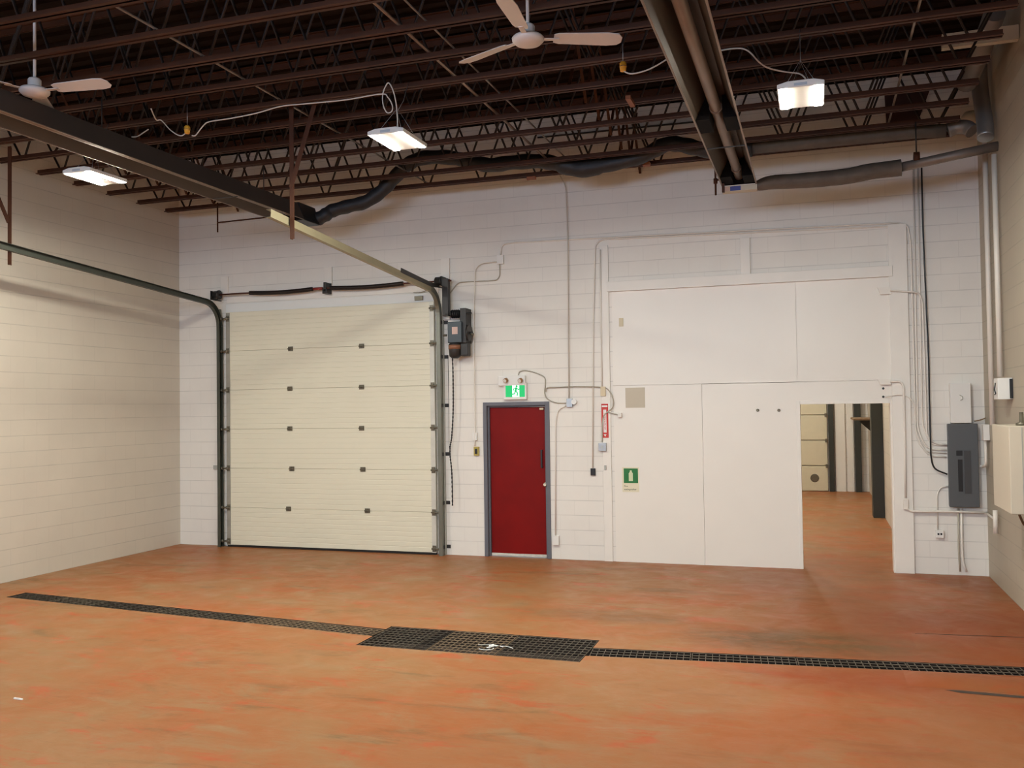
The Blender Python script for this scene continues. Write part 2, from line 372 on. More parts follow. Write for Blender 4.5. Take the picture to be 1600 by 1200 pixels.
# low painted humps either side of the right trench
def hump(nm, x0, y0, y1, h):
    mb = MB(); n = 8; vs = []; cols = []
    xs_ = [x0, x0+.05, x0+.15, x0+.3, XR]; hx_ = [0, .35, .8, 1, 1]
    for x_, q_ in zip(xs_, hx_):
        for k_ in range(n+1): u_ = k_/n; vs.append((x_, y0+(y1-y0)*u_, .0005+h*q_*math.sin(math.pi*u_)**.6 if 0 < k_ < n else .0005))
    fs = [(i*(n+1)+k_, (i+1)*(n+1)+k_, (i+1)*(n+1)+k_+1, i*(n+1)+k_+1) for i in range(len(xs_)-1) for k_ in range(n)]
    mb.add(vs, fs, True); o_ = mb.build('trim_%d' % nm, m_floor); return struct(o_)
hump(16, 7.62, -3.98, -3.16, .02); hump(17, 7.45, -4.86, -4.44, .035)
# infill of the big opening: boards flush with the wall, doorway at the right
px0, px1, pz = 6.655, 7.72, 2.092
mb = MB()
mb.box((OX0, -.004, 0), (5.42, .04, 2.38)).box((5.423, -.004, 0), (px0, .04, 2.377)).box((OX0, -.004, 2.383), (6.63, .04, OZ)).box((6.633, -.004, 2.383), (OX1, .04, OZ)).box((px0, -.004, pz), (OX1, .04, 2.38)).box((px1, -.004, 0), (OX1, .04, pz))
mb.box((OX0, .045, 0), (px0, T, OZ)).box((px0, .045, pz), (OX1, T, OZ)).box((px1, .045, 0), (OX1, T, pz))
struct(mb.build('wall_infill', m_board))
def P0(x, y): return PY(x, y, 0)
# trims of the infill
def trim(nm, x0, x1, z0, z1, d=.02, m=None): return struct(MB().box((x0, -d, z0), (x1, 0, z1)).build('trim_%d' % nm, m or m_trimw, bevel=.003))
a, b = P0(947, 450), P0(1393, 429)
mb = MB(); z1a, z0a = P0(947, 437).z, P0(947, 455).z
z1b, z0b = P0(1393, 420).z, P0(1393, 434).z
zt = (z1a+z1b)/2; zb = (z0a+z0b)/2
trim(4, OX0-.06, OX1+.02, zb, zt, .045)                                         # header board
trim(5, P0(944, 800).x, P0(957, 800).x, 0, P0(944, 384).z, .02)                # left post board
trim(6, P0(1397, 800).x+.005, P0(1427, 800).x, 0, P0(1412, 350).z, .035)       # right post board
trim(7, P0(1157, 400).x, P0(1172, 400).x, zt, P0(1165, 372).z, .03)            # short upright above header
trim(8, px0-.045, px0, 0, pz+.045, .012); trim(9, px0, px1, pz, pz+.045, .012)  # doorway casing
for i, (x, yb, yt) in enumerate([(1199, 420, 393), (1224, 418, 392), (1249, 417, 391), (1274, 415, 391)]):
    pass
# ------------------------------------------------------------------ red exit door
d2 = srt('door_2', (2.835, 0, 0)); tag(d2, 'red steel exit door in a blue-grey frame', 'door')
mb = MB(); fo0, fo1, fz = 2.345, 3.325, 2.182; th = .05
for x0, x1 in ((fo0, fo0+.055), (fo1-.055, fo1)): mb.box((x0, -.018, 0), (x1, .03, fz))
mb.box((fo0+.055, -.018, fz-.05), (fo1-.055, .03, fz))
mb.build('frame', m_gframe, d2, bevel=.003)
mb = MB()
mb.box((DX0+.005, .03, 0), (DX0+.03, .15, DZ-.003)).box((DX1-.03, .03, 0), (DX1-.005, .15, DZ-.003)).box((DX0+.03, .03, DZ-.03), (DX1-.03, .15, DZ-.003))
mb.build('jamb', m_gframe, d2)
leaf = MB().box((DX0+.032, .06, .02), (DX1-.032, .105, DZ-.033)).build('door_leaf', m_red, d2, bevel=.002)
MB().box((DX0+.034, .045, .012), (DX1-.034, .0595, .045)).build('door_sweep', mat('chipped_white_paint', (.6, .56, .5), .6, noise=.3, nscale=20), d2)
k = PY(853, 757, .05)
mb = MB(); mb.tube([k+Vector((0, .01, 0)), k+Vector((0, -.005, 0)), k+Vector((0, -.012, 0)), k+Vector((0, -.03, 0)), k+Vector((0, -.055, 0)), k+Vector((0, -.065, 0))], [.032, .032, .012, .012, .027, .016], 16)
mb.build('knob', m_chrome, d2)
a, b = PY(846, 703, .03), PY(847, 731, .03)
mb = MB(); mb.box((a.x-.012, .02, b.z), (a.x+.012, .032, a.z)).box((a.x-.012, .03, a.z-.02), (a.x+.012, .06, a.z)).box((a.x-.012, .03, b.z), (a.x+.012, .06, b.z+.02))
mb.build('pull_handle', m_black, d2)
a = PY(845, 638, 0); mb = MB(); mb.box((a.x-.03, .025, a.z-.022), (a.x+.03, .059, a.z+.005)); mb.build('door_contact', m_cream, d2, bevel=.004)
struct(MB().box((DX0+.035, .03, .0), (DX1-.035, .14, .011)).build('trim_10', m_galv))

# ------------------------------------------------------------------ overhead door (door_1)
S = .61; gx0, gx1 = -1.915, 1.625
d1 = srt('door_1', ((gx0+gx1)/2, -.03, 0)); tag(d1, 'cream sectional overhead door closed on the end wall', 'door')
for k in range(6):
    mb = MB(); z0, z1 = k*S+.0012+(.03 if k == 0 else 0), (k+1)*S-.0012
    yf = -.062; pr = []
    # ribbed face
    prof = [(-.016, z0), (yf+.003, z0), (yf, z0+.004)]
    nr = 8
    for r in range(1, nr):
        zr = z0+(z1-z0)*r/nr; prof += [(yf, zr-.007), (yf+.0022, zr-.002), (yf+.0022, zr+.002), (yf, zr+.007)]
    prof += [(yf, z1-.004), (yf+.003, z1), (-.016, z1)]
    n = len(prof); vs = [(gx0, a, b) for a, b in prof]+[(gx1, a, b) for a, b in prof]
    mb.add(vs, [tuple(range(n)), tuple(range(n, 2*n))[::-1]]+[(i, (i+1) % n, n+(i+1) % n, n+i) for i in range(n)])
    mb.build('door_section', m_doorp, d1)
MB().box((gx0+.01, -.066, .002), (gx1-.01, -.02, .033)).build('bottom_seal', m_black, d1)
hx = [(454, 545), (453, 608), (453, 670), (456, 733), (451, 794)], [(565, 541), (565, 605), (565, 670), (567, 735), (574, 800)]
for col in hx:
    for k, (x, y) in enumerate(col):
        p = PY(x, y, -.065); zc = (5-k)*S
        mb = MB(); mb.box((p.x-.042, -.066, zc-.035), (p.x+.042, -.0625, zc+.035))
        mb.box((p.x-.036, -.078, zc-.030), (p.x-.008, -.066, zc+.030)).box((p.x+.008, -.078, zc-.030), (p.x+.036, -.066, zc+.030))
        mb.cyl((p.x-.042, -.078, zc), (p.x+.042, -.078, zc), .009, 8)
        mb.build('hinge', m_hinge, d1)
for xx, sgn in ((gx0, 1), (gx1, -1)):
    mb = MB()
    mb.box((xx, -.0665, .03), (xx+sgn*.07, -.0625, 6*S-.01)); mb.build('end_stile', mat('end_stile_%d' % sgn, (.34, .32, .27) if sgn > 0 else (.62, .6, .53), .5, .2, noise=.2), d1)
    for k in range(0, 7):
        zc = min(max(k*S, .09), 6*S-.10)
        mb = MB(); mb.box((xx+sgn*.005, -.074, zc-.045), (xx+sgn*.06, -.067, zc+.045)); mb.cyl((xx-sgn*.08, -.09, zc), (xx+sgn*.065, -.09, zc), .013, 8)
        mb.box((xx+sgn*.005, -.1, zc-.02), (xx+sgn*.045, -.074, zc+.02))
        mb.cyl((xx-sgn*.085, -.09, zc), (xx-sgn*.05, -.09, zc), .024, 12)
        mb.build('roller_hinge', m_hinge, d1)
# white header seal board over the door
a, b = P0(358, 478), P0(680, 460)
m_trimc = mat('cool_white_trim', (.74, .75, .73), .45)
struct(MB().box((gx0-.02, -.04, 6*S-.0), (gx1+.06, 0, 6*S+.13)).build('trim_11', m_trimc, bevel=.003))
struct(MB().box((gx0-.02, -.012, 6*S+.15), (gx1+.06, 0, 6*S+.29)).build('trim_12', m_trimw, bevel=.003))

# tracks
def track(X, sgn, label):
    t = thing('door_track', label, 'door track', (X, -.09, 0), 'overhead door tracks')
    # path along centre of the channel
    r = .36; zt = 3.80; rise = .068
    path = [(X, -.095, 0.0), (X, -.095, zt-r)]
    for k in range(1, 11):
        a = (math.pi/2-rise)*k/10; path.append((X, -.095-r*(1-math.cos(a)), zt-r+r*math.sin(a)))
    yv, zv = path[-1][1], path[-1][2]; path.append((X, -4.42, zv+(4.42+yv)*rise))
    def channel(pts, name, m, wd=.082, dp=.055):
        # C channel open towards the door
        mb = MB(); th = .004; n = len(pts); vs = []
        sec = [(0, -wd/2), (dp, -wd/2), (dp, wd/2), (0, wd/2), (0, wd/2-th), (dp-th, wd/2-th), (dp-th, -wd/2+th), (0, -wd/2+th)]
        for i, p in enumerate(pts):
            p = Vector(p); tt = (Vector(pts[min(i+1, n-1)])-Vector(pts[max(i-1, 0)])).normalized(); nn = Vector((0, -tt.z, tt.y))
            for a, c in sec: vs.append(p+Vector((sgn*(a-dp/2), 0, 0))+nn*c)
        m_ = len(sec); fs = [(i*m_+j, i*m_+(j+1) % m_, (i+1)*m_+(j+1) % m_, (i+1)*m_+j) for i in range(n-1) for j in range(m_)]
        fs += [(0, 1, 6, 7), (1, 2, 5, 6), (2, 3, 4, 5)]; o = (n-1)*m_; fs += [(o+0, o+1, o+6, o+7), (o+1, o+2, o+5, o+6), (o+2, o+3, o+4, o+5)]
        mb.add(vs, fs); return mb.build(name, m, t)
    channel(path[:2], 'vertical_rail', m_track if sgn > 0 else m_trackd); channel(path[1:-1], 'curved_rail', m_track if sgn > 0 else m_trackd); channel(path[-2:], 'horizontal_rail', m_trackc if sgn > 0 else m_trackd)
    for zc in (.12, .75, 1.45, 2.15, 2.85, 3.35):
        mb = MB(); mb.box((X+sgn*.026, -.1, zc-.025), (X+sgn*.031, -.001, zc+.025)).box((X+sgn*.026, -.006, zc-.025), (X+sgn*.10, -.001, zc+.025))
        mb.build('wall_bracket', m_dark, t)
    mb = MB(); mb.box((X+sgn*.034, -.055, 0.0), (X+sgn*.039, -.001, 3.72)); mb.build('jamb_angle', m_angle if sgn > 0 else m_track, t)
    # stiffening angle along the first metre of the horizontal rail
    p = Vector(path[-2]); q = Vector(path[-1]); d = (q-p).normalized()
    mb = MB(); s0 = p+d*.0; s1 = p+d*1.0; up_ = Vector((0, -d.z, d.y)); up_ = up_ if up_.z > 0 else -up_
    if sgn > 0: mb.bar(s0+up_*.05+Vector((sgn*.03, 0, 0)), s1+up_*.05+Vector((sgn*.03, 0, 0)), .006, .06).bar(p+up_*.05+Vector((sgn*.03, .30, .02)), s0+up_*.05+Vector((sgn*.03, 0, 0)), .006, .06); mb.build('stiffening_angle', m_dark, t)
    return t, path
tR, pathR = track(1.72, 1, 'right-hand grey door track rising and bending back over the room')
tL, pathL = track(-2.01, -1, 'left-hand dark grey door track beside the left wall')
# hangers for the tracks
def hanger(X, y, label, brace):
    zr = 3.80-.005+(-y-.45)*.068
    t = thing('track_hanger', label, 'steel hanger', (X, y, 5.19), 'track hangers')
    mb = MB(); mb.box((X, y-.003, zr-.18), (X+.05, y+.003, 5.25)).box((X, y, zr-.18), (X+.005, y+.05, 5.25)); mb.build('upright', m_rust, t)
    mb = MB(); mb.bar((X+.02, y-.01, zr+.35 if brace > 0 else zr+.32), (X+.02+brace, y-.02, 5.25), .05, .006, (0, 1, 0)); mb.build('diagonal_brace', m_rust, t)
hanger(1.765, -4.10, 'rust-brown steel hanger holding the right-hand door track', .30)
hanger(-2.09, -3.99, 'rust-brown steel hanger holding the left-hand door track', -.45)

# spring shaft
sh_y = -.13; zsL, zsR = PY(352, 463, sh_y).z, PY(690, 436, sh_y).z
zs = (zsL+zsR)/2
t = thing('spring_shaft', 'dark torsion spring shaft above the overhead door', 'spring shaft', (-.15, sh_y, zs))
MB().cyl((-2.12, sh_y, zs), (1.93, sh_y, zs), .013, 10).build('shaft', mat('rusty_shaft', (.12, .04, .025), .5, .3), t)
def coil(x0, x1, z0, z1, r=.034):
    mb = MB(); n = 60; pts = []; rr = []
    for k in range(n*2+1):
        u = k/(n*2); pts.append((x0+(x1-x0)*u, sh_y, z0+(z1-z0)*u-.02*math.sin(math.pi*u))); rr.append(r if k % 2 else r*.86)
    mb.tube(pts, rr, 12); return mb
xa, xb = PY(390, 457, sh_y).x, PY(505, 449, sh_y).x; coil(xa, xb-.18, zs, zs).build('torsion_spring', m_spring, t)
xc, xd = PY(514, 448, sh_y).x, PY(630, 438, sh_y).x; coil(xc+.02, xd, zs, zs).build('torsion_spring', m_spring, t)
mb = MB(); mb.box((xb+.01, sh_y-.05, zs-.085), (xb+.09, -.032, zs-.02)).box((xb+.01, -.04, zs-.085), (xb+.09, -.032, zs+.085)).box((xb+.03, sh_y-.05, zs-.05), (xb+.07, -.035, zs+.085)); mb.build('centre_bracket', m_dark, t, bevel=.004)
MB().cyl((xb-.16, sh_y, zs), (xb-.01, sh_y, zs), .020, 12).build('winding_cone', mat('red_winding_cone', (.25, .03, .02), .5), t)
for X in (-2.03, 1.74):
    mb = MB(); pr = [(.045, 0), (.05, .01), (.062, .012), (.062, .085), (.072, .09), (.072, .11), (.03, .112)]
    pts = [(X-.06+b, sh_y, zs) for a, b in pr]; mb.tube(pts, [a for a, b in pr], 18); mb.build('cable_drum', m_dark, t)
    mb = MB(); mb.box((X+.065 if X > 0 else X-.075, -.2, zs-.08), (X+.075 if X > 0 else X-.065, -.001, zs+.06)); mb.box((X+.02, -.2, zs-.10), (X+.06, -.09, zs-.085)) ; mb.build('end_bearing_plate', m_dark, t, bevel=.003)
# timber pads behind shaft
def pad(nm, xc, yt, yb, wpx):
    x0, x1 = P0(xc-wpx/2, (yt+yb)/2).x, P0(xc+wpx/2, (yt+yb)/2).x
    struct(MB().box((x0, -.031, P0(xc, yb).z), (x1, -.001, P0(xc, yt).z)).build('trim_%d' % nm, m_trimw, bevel=.002))
pad(13, 352, 433, 462, 11); pad(14, 514, 418, 462, 12); pad(15, 697, 404, 500, 13)

# ------------------------------------------------------------------ door operator
t = thing('door_operator', 'blue-grey jackshaft door operator with motor, right of the overhead door', 'door operator', (2.0, -.15, 2.8))
def q(x, y, Y): p = PY(x, y, Y); return p
a, b = q(692, 436, -.15), q(702, 494, -.15)
MB().box((a.x, -.19, b.z), (b.x, -.10, a.z)).build('chain_guard', m_dark, t, bevel=.006)
a, b = q(699, 503, -.26), q(721, 535, -.26)
MB().box((a.x, -.26, b.z), (b.x, -.06, a.z)).build('control_box', m_opbox, t, bevel=.008)
c1, c2 = q(706, 511, -.262), q(715, 522, -.262)
MB().box((c1.x, -.263, c2.z), (c2.x, -.2605, c1.z)).build('rating_label', m_pink, t)
a, b = q(705, 484, -.18), q(719, 497, -.18); zc = (a.z+b.z)/2
mb = MB(); n = 9
for k in range(n): mb.cyl((a.x+(b.x-a.x)*(k/n), -.18, zc), (a.x+(b.x-a.x)*((k+.6)/n), -.18, zc), .062 if k % 2 else .054, 14)
mb.cyl((a.x-.09, -.18, zc), (q(737, 490, -.18).x, -.18, zc), .012, 8); mb.build('sprocket', m_black, t)
a, b = q(720, 482, -.18), q(730, 536, -.18)
MB().box((a.x, -.22, b.z), (b.x, -.002, a.z)).build('frame_plate', m_dark, t, bevel=.006)
c = q(732, 520, -.17)
mb = MB(); mb.cyl((c.x-.005, -.17, c.z), (c.x+.02, -.17, c.z), .115, 20); mb.cyl((c.x+.02, -.17, c.z), (c.x+.06, -.17, c.z), .018, 8); mb.build('chain_wheel', m_dark, t)
a, b = q(700, 536, -.22), q(719, 556, -.22); xm = (a.x+b.x)/2; rm = (b.x-a.x)/2
mb = MB(); mb.tube([(xm, -.18, a.z+.01), (xm, -.18, a.z-.02), (xm, -.18, (a.z+b.z)/2), (xm, -.18, b.z), (xm, -.18, b.z-.03)], [rm*.7, rm, rm, rm*.9, rm*.5], 16); mb.build('motor', m_dark, t)
mb = MB(); mb.tube([(xm, -.18, a.z-.03), (xm, -.18, a.z-.09)], rm*1.04, 16); mb.build('copper_band', m_copper, t)
a, b = q(720, 536, -.18), q(732, 556, -.18)
MB().box((a.x, -.21, b.z), (b.x, -.08, a.z)).build('gear_housing', m_dark, t, bevel=.015)
for x, y in ((696, 524), (738, 522)):
    c = q(x, y, -.2); MB().cyl((c.x-.03, -.2, c.z), (c.x+.02, -.2, c.z), .016, 8).build('bolt', m_hinge, t)
# hand chain
pts = [q(x, y, -.12) for x, y in ((707, 556), (708, 600), (708, 640), (706, 680), (703, 705), (706, 740), (707, 790))]
mb = MB(); sp = spline(pts, 14); mb.tube(sp, [.0075 if i % 2 else .013 for i in range(len(sp))], 6)
pts2 = [q(x, y, -.12) for x, y in ((700, 556), (701, 620), (702, 700))]
mb.tube(spline(pts2, 6), .004, 6)
tag(mb.build('hand_chain', m_dark), 'thin dark hand chain hanging below the door operator', 'chain')

# ------------------------------------------------------------------ small conduits, boxes on end wall
def conduit(label, px, r=.011, m=None, Y=-.016, rad=.07, name='conduit', group=None, curve=False, cat='conduit', n=8):
    pts = [PY(x, y, Y) if len(e) == 2 else PY(x, y, e[2]) for e in px for x, y in [e[:2]]]
    pts = spline(pts) if curve else fillet(pts, rad)
    return tag(MB().tube(pts, r, n).build(name, m or m_pipe), label, cat, group)
def wbox(name, label, cat, x0, y0, x1, y1, d, m, bev=.003, group=None):
    a, b = PY(x0, y0, -d), PY(x1, y1, -d)
    o = MB().box((a.x, -d, b.z), (b.x, -.001, a.z)).build(name, m, bevel=bev); return tag(o, label, cat, group)
conduit('thin grey conduit looping from the door operator up to a small white box', [(703, 458), (716, 441), (776, 438), (781, 431), (781, 413)], .008, m_cable)
a, b = PY(648, 463, -.05), PY(661, 469, -.05); tag(MB().box((a.x, -.065, b.z), (b.x, -.0405, a.z)).build('door_sensor', m_hinge, bevel=.003), 'small grey door sensor on the white board above the overhead door', 'sensor')
conduit('short dark cable above the small door sensor', [(646, 457, -.05), (655, 457, -.05), (664, 455, -.05), (670, 452, -.05)], .005, m_hinge, curve=True, name='cable', cat='cable')
wbox('junction_box', 'small white junction box high on the wall above the red door', 'junction box', 776, 399, 786, 412, .05, m_white)
conduit('thin white conduit dropping from the small high box to the yellow door switch', [(776, 409), (752, 411), (742, 420), (740, 500), (742, 676), (742, 697)], .009, rad=.12, Y=-.034)
conduit('long white conduit crossing the wall high above the white board panel', [(782, 398), (784, 382), (800, 379), (932, 372), (1404, 348), (1418, 352), (1423, 380), (1429, 600), (1431, 680), (1450, 712), (1478, 714)], .011, rad=.12)
conduit('second white conduit running just under the long high one down to the panel', [(926, 736), (927, 500), (930, 383), (940, 374), (1400, 353), (1411, 357), (1417, 380)], .010, rad=.12)
conduit('grey conduit dropping from the roof joists to the junction box by the red door', [(875, 274, -.06), (884, 292, -.05), (887, 380, -.04), (889, 622, -.04)], .008, mat('grey_painted_conduit', (.60, .56, .50), .5))
conduit('white conduit bending from the junction box down to the outlet beside the red door', [(884, 634), (872, 640), (868, 660), (868, 838)], .009)
wbox('electrical_outlet', 'white outlet low on the wall beside the red door', 'outlet', 863, 837, 873, 852, .045, m_white)
t = thing('junction_box', 'grey square junction box with round white cover right of the exit sign', 'junction box', PY(890, 629))
a, b = PY(885, 623, -.045), PY(894, 636, -.045)
MB().box((a.x, -.045, b.z), (b.x, -.001, a.z)).build('box', m_galv, t, bevel=.003)
c = PY(897, 628, -.03); MB().cyl((c.x, -.05, c.z), (c.x, -.001, c.z), .036, 20).build('round_cover', m_white, t)
conduit('grey cable from the emergency light looping down to the round-covered box', [(810, 586), (812, 581), (820, 579), (835, 582), (850, 589), (852, 600), (851, 613), (855, 623), (868, 629), (884, 630)], .0085, m_cable, -.012, curve=True, name='cable', cat='cable')
conduit('grey cable running across above the red extinguisher sign to the switch box', [(853, 612), (855, 606), (870, 605), (900, 604), (940, 605), (952, 611), (958, 625), (957, 637), (950, 643, -.03), (943, 651, -.03), (941, 670, -.03), (941, 690, -.03)], .0085, m_cable, -.024, curve=True, name='cable', cat='cable')
conduit('short grey cable going right from the extinguisher sign to a wall plug', [(950, 644, -.034), (957, 646, -.03), (967, 648, -.03)], .007, m_cable, curve=True, name='cable', cat='cable')
conduit('cream vertical conduit ending in a connector above the extinguisher sign', [(938, 390, -.03), (939, 500, -.03), (941, 606, -.03)], .009, Y=-.03)
wbox('cable_connector', 'cream cable connector just above the extinguisher sign', 'connector', 938, 604, 946, 619, .045, m_cream)
t = thing('wall_switch', 'grey metal switch box below the red extinguisher sign', 'switch', PY(941, 699))
a, b = PY(935, 692, -.055), PY(947, 705, -.055); MB().box((a.x, -.055, b.z), (b.x, -.021, a.z)).build('box', m_galv, t, bevel=.004)
MB().box(((a.x+b.x)/2-.012, -.062, (a.z+b.z)/2-.02), ((a.x+b.x)/2+.012, -.055, (a.z+b.z)/2+.02)).build('cover_plate', m_angle, t)
t = thing('wall_switch', 'small black switch at the foot of a white conduit', 'switch', PY(926, 737))
a, b = PY(922.5, 732, -.03), PY(930, 743, -.03); MB().box((a.x, -.03, b.z), (b.x, -.001, a.z)).build('switch_body', m_black, t, bevel=.003)
t = thing('wall_switch', 'yellow up-and-down door switch left of the red door', 'switch', PY(744, 705))
a, b = PY(740, 698, -.035), PY(748, 712, -.035); MB().box((a.x, -.035, b.z), (b.x, -.001, a.z)).build('switch_body', mat('yellowed_plastic', (.42, .33, .08), .5), t, bevel=.003)
MB().box((a.x+.02, -.042, b.z+.025), (b.x-.022, -.0351, a.z-.03)).build('button_plate', m_black, t)
wbox('cable_fitting', 'white elbow fitting just above the yellow door switch', 'fitting', 738, 676, 745, 688, .04, m_white)
wbox('electrical_outlet', 'small grey outlet on the wall left of the overhead door', 'outlet', 333, 727, 341.5, 733.5, .02, m_angle)
MBs = wbox('small_sensor', 'tiny grey wall stub on the white post right of the black switch', 'wall stub', 944, 727, 947, 734, .04, m_angle)
wbox('wall_switch', 'cream switch plate high on the white board panel', 'switch', 967, 497, 974, 510, .012, m_cream)
t = thing('vent_grille', 'square beige vent grille on the white board panel', 'vent', PY(993, 621))
a, b = PY(977, 606, -.01), PY(1008, 637, -.01); mb = MB()
mb.box((a.x, -.008, b.z), (b.x, -.0045, a.z)); mb.build('frame', m_beige, t)
for k in range(11):
    z = b.z+(a.z-b.z)*(k+1)/12; MB().box((a.x+.012, -.012, z-.004), (b.x-.012, -.0081, z+.004)).build('louvre', m_beige, t)
wbox('wall_plug', 'small white wall plug at the end of the cable beside the vent', 'plug', 965, 645, 971, 652, .05, m_pipe)
for x, y, l in ((1184, 641, 'small brass stud on the board panel, farther from the doorway'), (1217, 641, 'small brass stud on the board panel, nearer the doorway')):
    c = PY(x, y); tag(MB().tube([(c.x, -.004, c.z), (c.x, -.012, c.z), (c.x, -.03, c.z)], [.016, .02, .012], 12).build('wall_stud', m_hinge), l, 'stud')
for x, y, l in ((1380, 607, 'round black plug above the doorway, upper of two'), (1380, 620, 'round black plug above the doorway, lower of two')):
    c = PY(x, y); tag(MB().cyl((c.x, -.0042, c.z), (c.x, -.018, c.z), .014, 14).build('hole_plug', m_black), l, 'plug')
for (x0, y0, x1, y1), l in (((1371, 450, 1392, 460), 'white metal box at the upper right corner of the board panel'), ((1371, 593, 1392, 601), 'white metal box on the board panel just above the doorway')):
    a, b = PY(x0, y0), PY(x1, y1); mb = MB(); mb.prism([(a.x, a.z), (b.x, a.z+.0), (b.x, b.z), (a.x+.03, b.z)], -.05, -.0045, 'y')
    tag(mb.build('cable_box', m_pipe), l, 'cable box')
conduit('white conduit leaving the upper cable box past the white post', [(1391, 454, -.06), (1410, 455, -.06), (1436, 457, -.06), (1441, 470, -.03), (1443, 520, -.03), (1447, 640, -.03), (1448, 680, -.03), (1460, 693, -.03), (1480, 695, -.03)], .011, Y=-.03)
conduit('white conduit from the lower cable box down the white post to a small fitting', [(1391, 596, -.06), (1407, 596, -.055), (1412, 604, -.055), (1414, 700, -.055), (1415, 778, -.055)], .013)
conduit('thin white conduit curving round the white post above the doorway', [(1384, 620, -.05), (1405, 616, -.05), (1420, 620, -.05), (1428, 630, -.03), (1430, 660, -.02), (1433, 690, -.02), (1447, 706, -.02), (1479, 708, -.02)], .007)
tag(MB().box((PY(1411, 780, -.06).x, -.075, PY(1411, 796, -.06).z), (PY(1419, 780, -.06).x, -.0355, PY(1411, 780, -.06).z)).build('pipe_fitting', m_pipe, bevel=.004), 'white pipe fitting low on the white post', 'fitting')
conduit('white horizontal conduit running from the post to the right wall', [(1416, 794, -.06), (1424, 799, -.05), (1480, 799, -.05), (1538, 801, -.05)], .015, Y=-.05)
for i, (dx, rr) in enumerate(((0, .011), (7, .010))):
    conduit(('outer', 'inner')[i]+' of two white conduits sweeping down into the grey panel', [(1427+dx, 262), (1431+dx, 500), (1434+dx, 672-dx), (1448+dx, 702-dx), (1479, 703-dx)], rr, rad=.1)
conduit('black cable hanging from the roof joists into the grey panel', [(1440, 262, -.05), (1442, 350, -.06), (1447, 470, -.06), (1451, 560, -.05), (1452, 620, -.06), (1454, 690, -.06), (1455, 715, -.06), (1461, 732, -.05), (1480, 741, -.05)], .0095, m_black, curve=True, name='cable', cat='cable')
conduit('thin white conduit curving from the grey panel down to the low outlet', [(1481, 760), (1470, 761), (1464, 772), (1465, 828)], .008)
t = thing('electrical_outlet', 'white double outlet low on the wall below the grey panel', 'outlet', PY(1468, 835))
a, b = PY(1462, 829, -.05), PY(1475, 841, -.05); MB().box((a.x, -.05, b.z), (b.x, -.001, a.z)).build('box', m_white, t, bevel=.004)
for x in (1466.3, 1470.8):
    c = PY(x, 834.5, -.05); MB().cyl((c.x, -.0515, c.z), (c.x, -.0495, c.z), .012, 10).build('socket', m_black, t)
conduit('grey riser pipe below the grey panel, on the left', [(1497, 794, -.03), (1498, 860, -.03), (1500, 893, -.03)], .011, m_cable, Y=-.03)
conduit('white riser pipe below the grey panel curving at the floor', [(1502, 794, -.03), (1503, 850, -.03), (1504, 876, -.03), (1510, 893, -.03)], .014, Y=-.03, rad=.15)
# electrical panel
t = thing('breaker_cabinet', 'tall grey breaker panel near the right corner', 'breaker panel', PY(1505, 793))
a, b = PY(1480, 662, -.1), PY(1531, 793, -.1)
MB().box((a.x+.006, -.095, b.z+.006), (b.x-.006, -.002, a.z-.006)).build('cabinet_box', m_panelg, t)
MB().box((a.x, -.108, b.z), (b.x, -.0951, a.z)).build('cover', m_panelg, t, bevel=.006)
c0, c1 = PY(1494, 704, -.11), PY(1501, 712, -.11); MB().box((c0.x, -.113, c1.z), (c1.x+.02, -.1082, c0.z)).build('main_breaker', m_black, t)
c0, c1 = PY(1496.5, 718, -.11), PY(1505, 768, -.11); MB().box((c0.x, -.113, c1.z), (c1.x, -.1082, c0.z)).build('breaker_row', m_black, t)
c0, c1 = PY(1506, 704, -.11), PY(1518, 771, -.11); MB().box((c0.x, -.118, c1.z), (c1.x, -.1082, c0.z)).build('open_door', mat('dark_grey_enamel', (.05, .05, .052), .4), t)
t = thing('equipment_box', 'tall white metal box standing on top of the grey breaker panel', 'metal box', PY(1500, 662))
a, b = PY(1484, 599, -.1), PY(1518, 661, -.1); MB().box((a.x, -.105, b.z), (b.x, -.002, a.z)).build('box', m_white, t, bevel=.005)
c = PY(1501.5, 621, -.11); mb = MB(); mb.tube([(c.x-.014, -.11, c.z+.03), (c.x+.016, -.115, c.z+.01), (c.x+.018, -.115, c.z-.02), (c.x-.008, -.11, c.z-.035)], .005, 6); mb.build('latch', m_angle, t)
def pwr(x, y, off): return PX(x, y, XR-off)
a, b = pwr(1543, 664, .06), pwr(1551, 691, .06)
a.y = -.25
tag(MB().box((XR-.07, a.y-.07, b.z), (XR-.002, a.y+.05, a.z)).build('junction_box', m_white, bevel=.003), 'narrow white junction box in the corner between the grey panel and the cream cabinet', 'junction box')
yj_ = a.y
tag(MB().tube(fillet([(XR-.04, yj_, b.z), (XR-.04, yj_, b.z-.30), (XR-.05, -.065, b.z-.32), (8.697, -.06, b.z-.32)], .08), .016, 10).build('conduit', m_pipe), 'white conduit bending down from the narrow junction box', 'conduit')
conduit('brown wires reaching from the white metal box to the right corner', [(1522, 658, -.04), (1532, 656, -.05), (1544, 651, -.06), (1555, 642, -.09)], .007, m_tan, curve=True, name='cable', cat='cable')
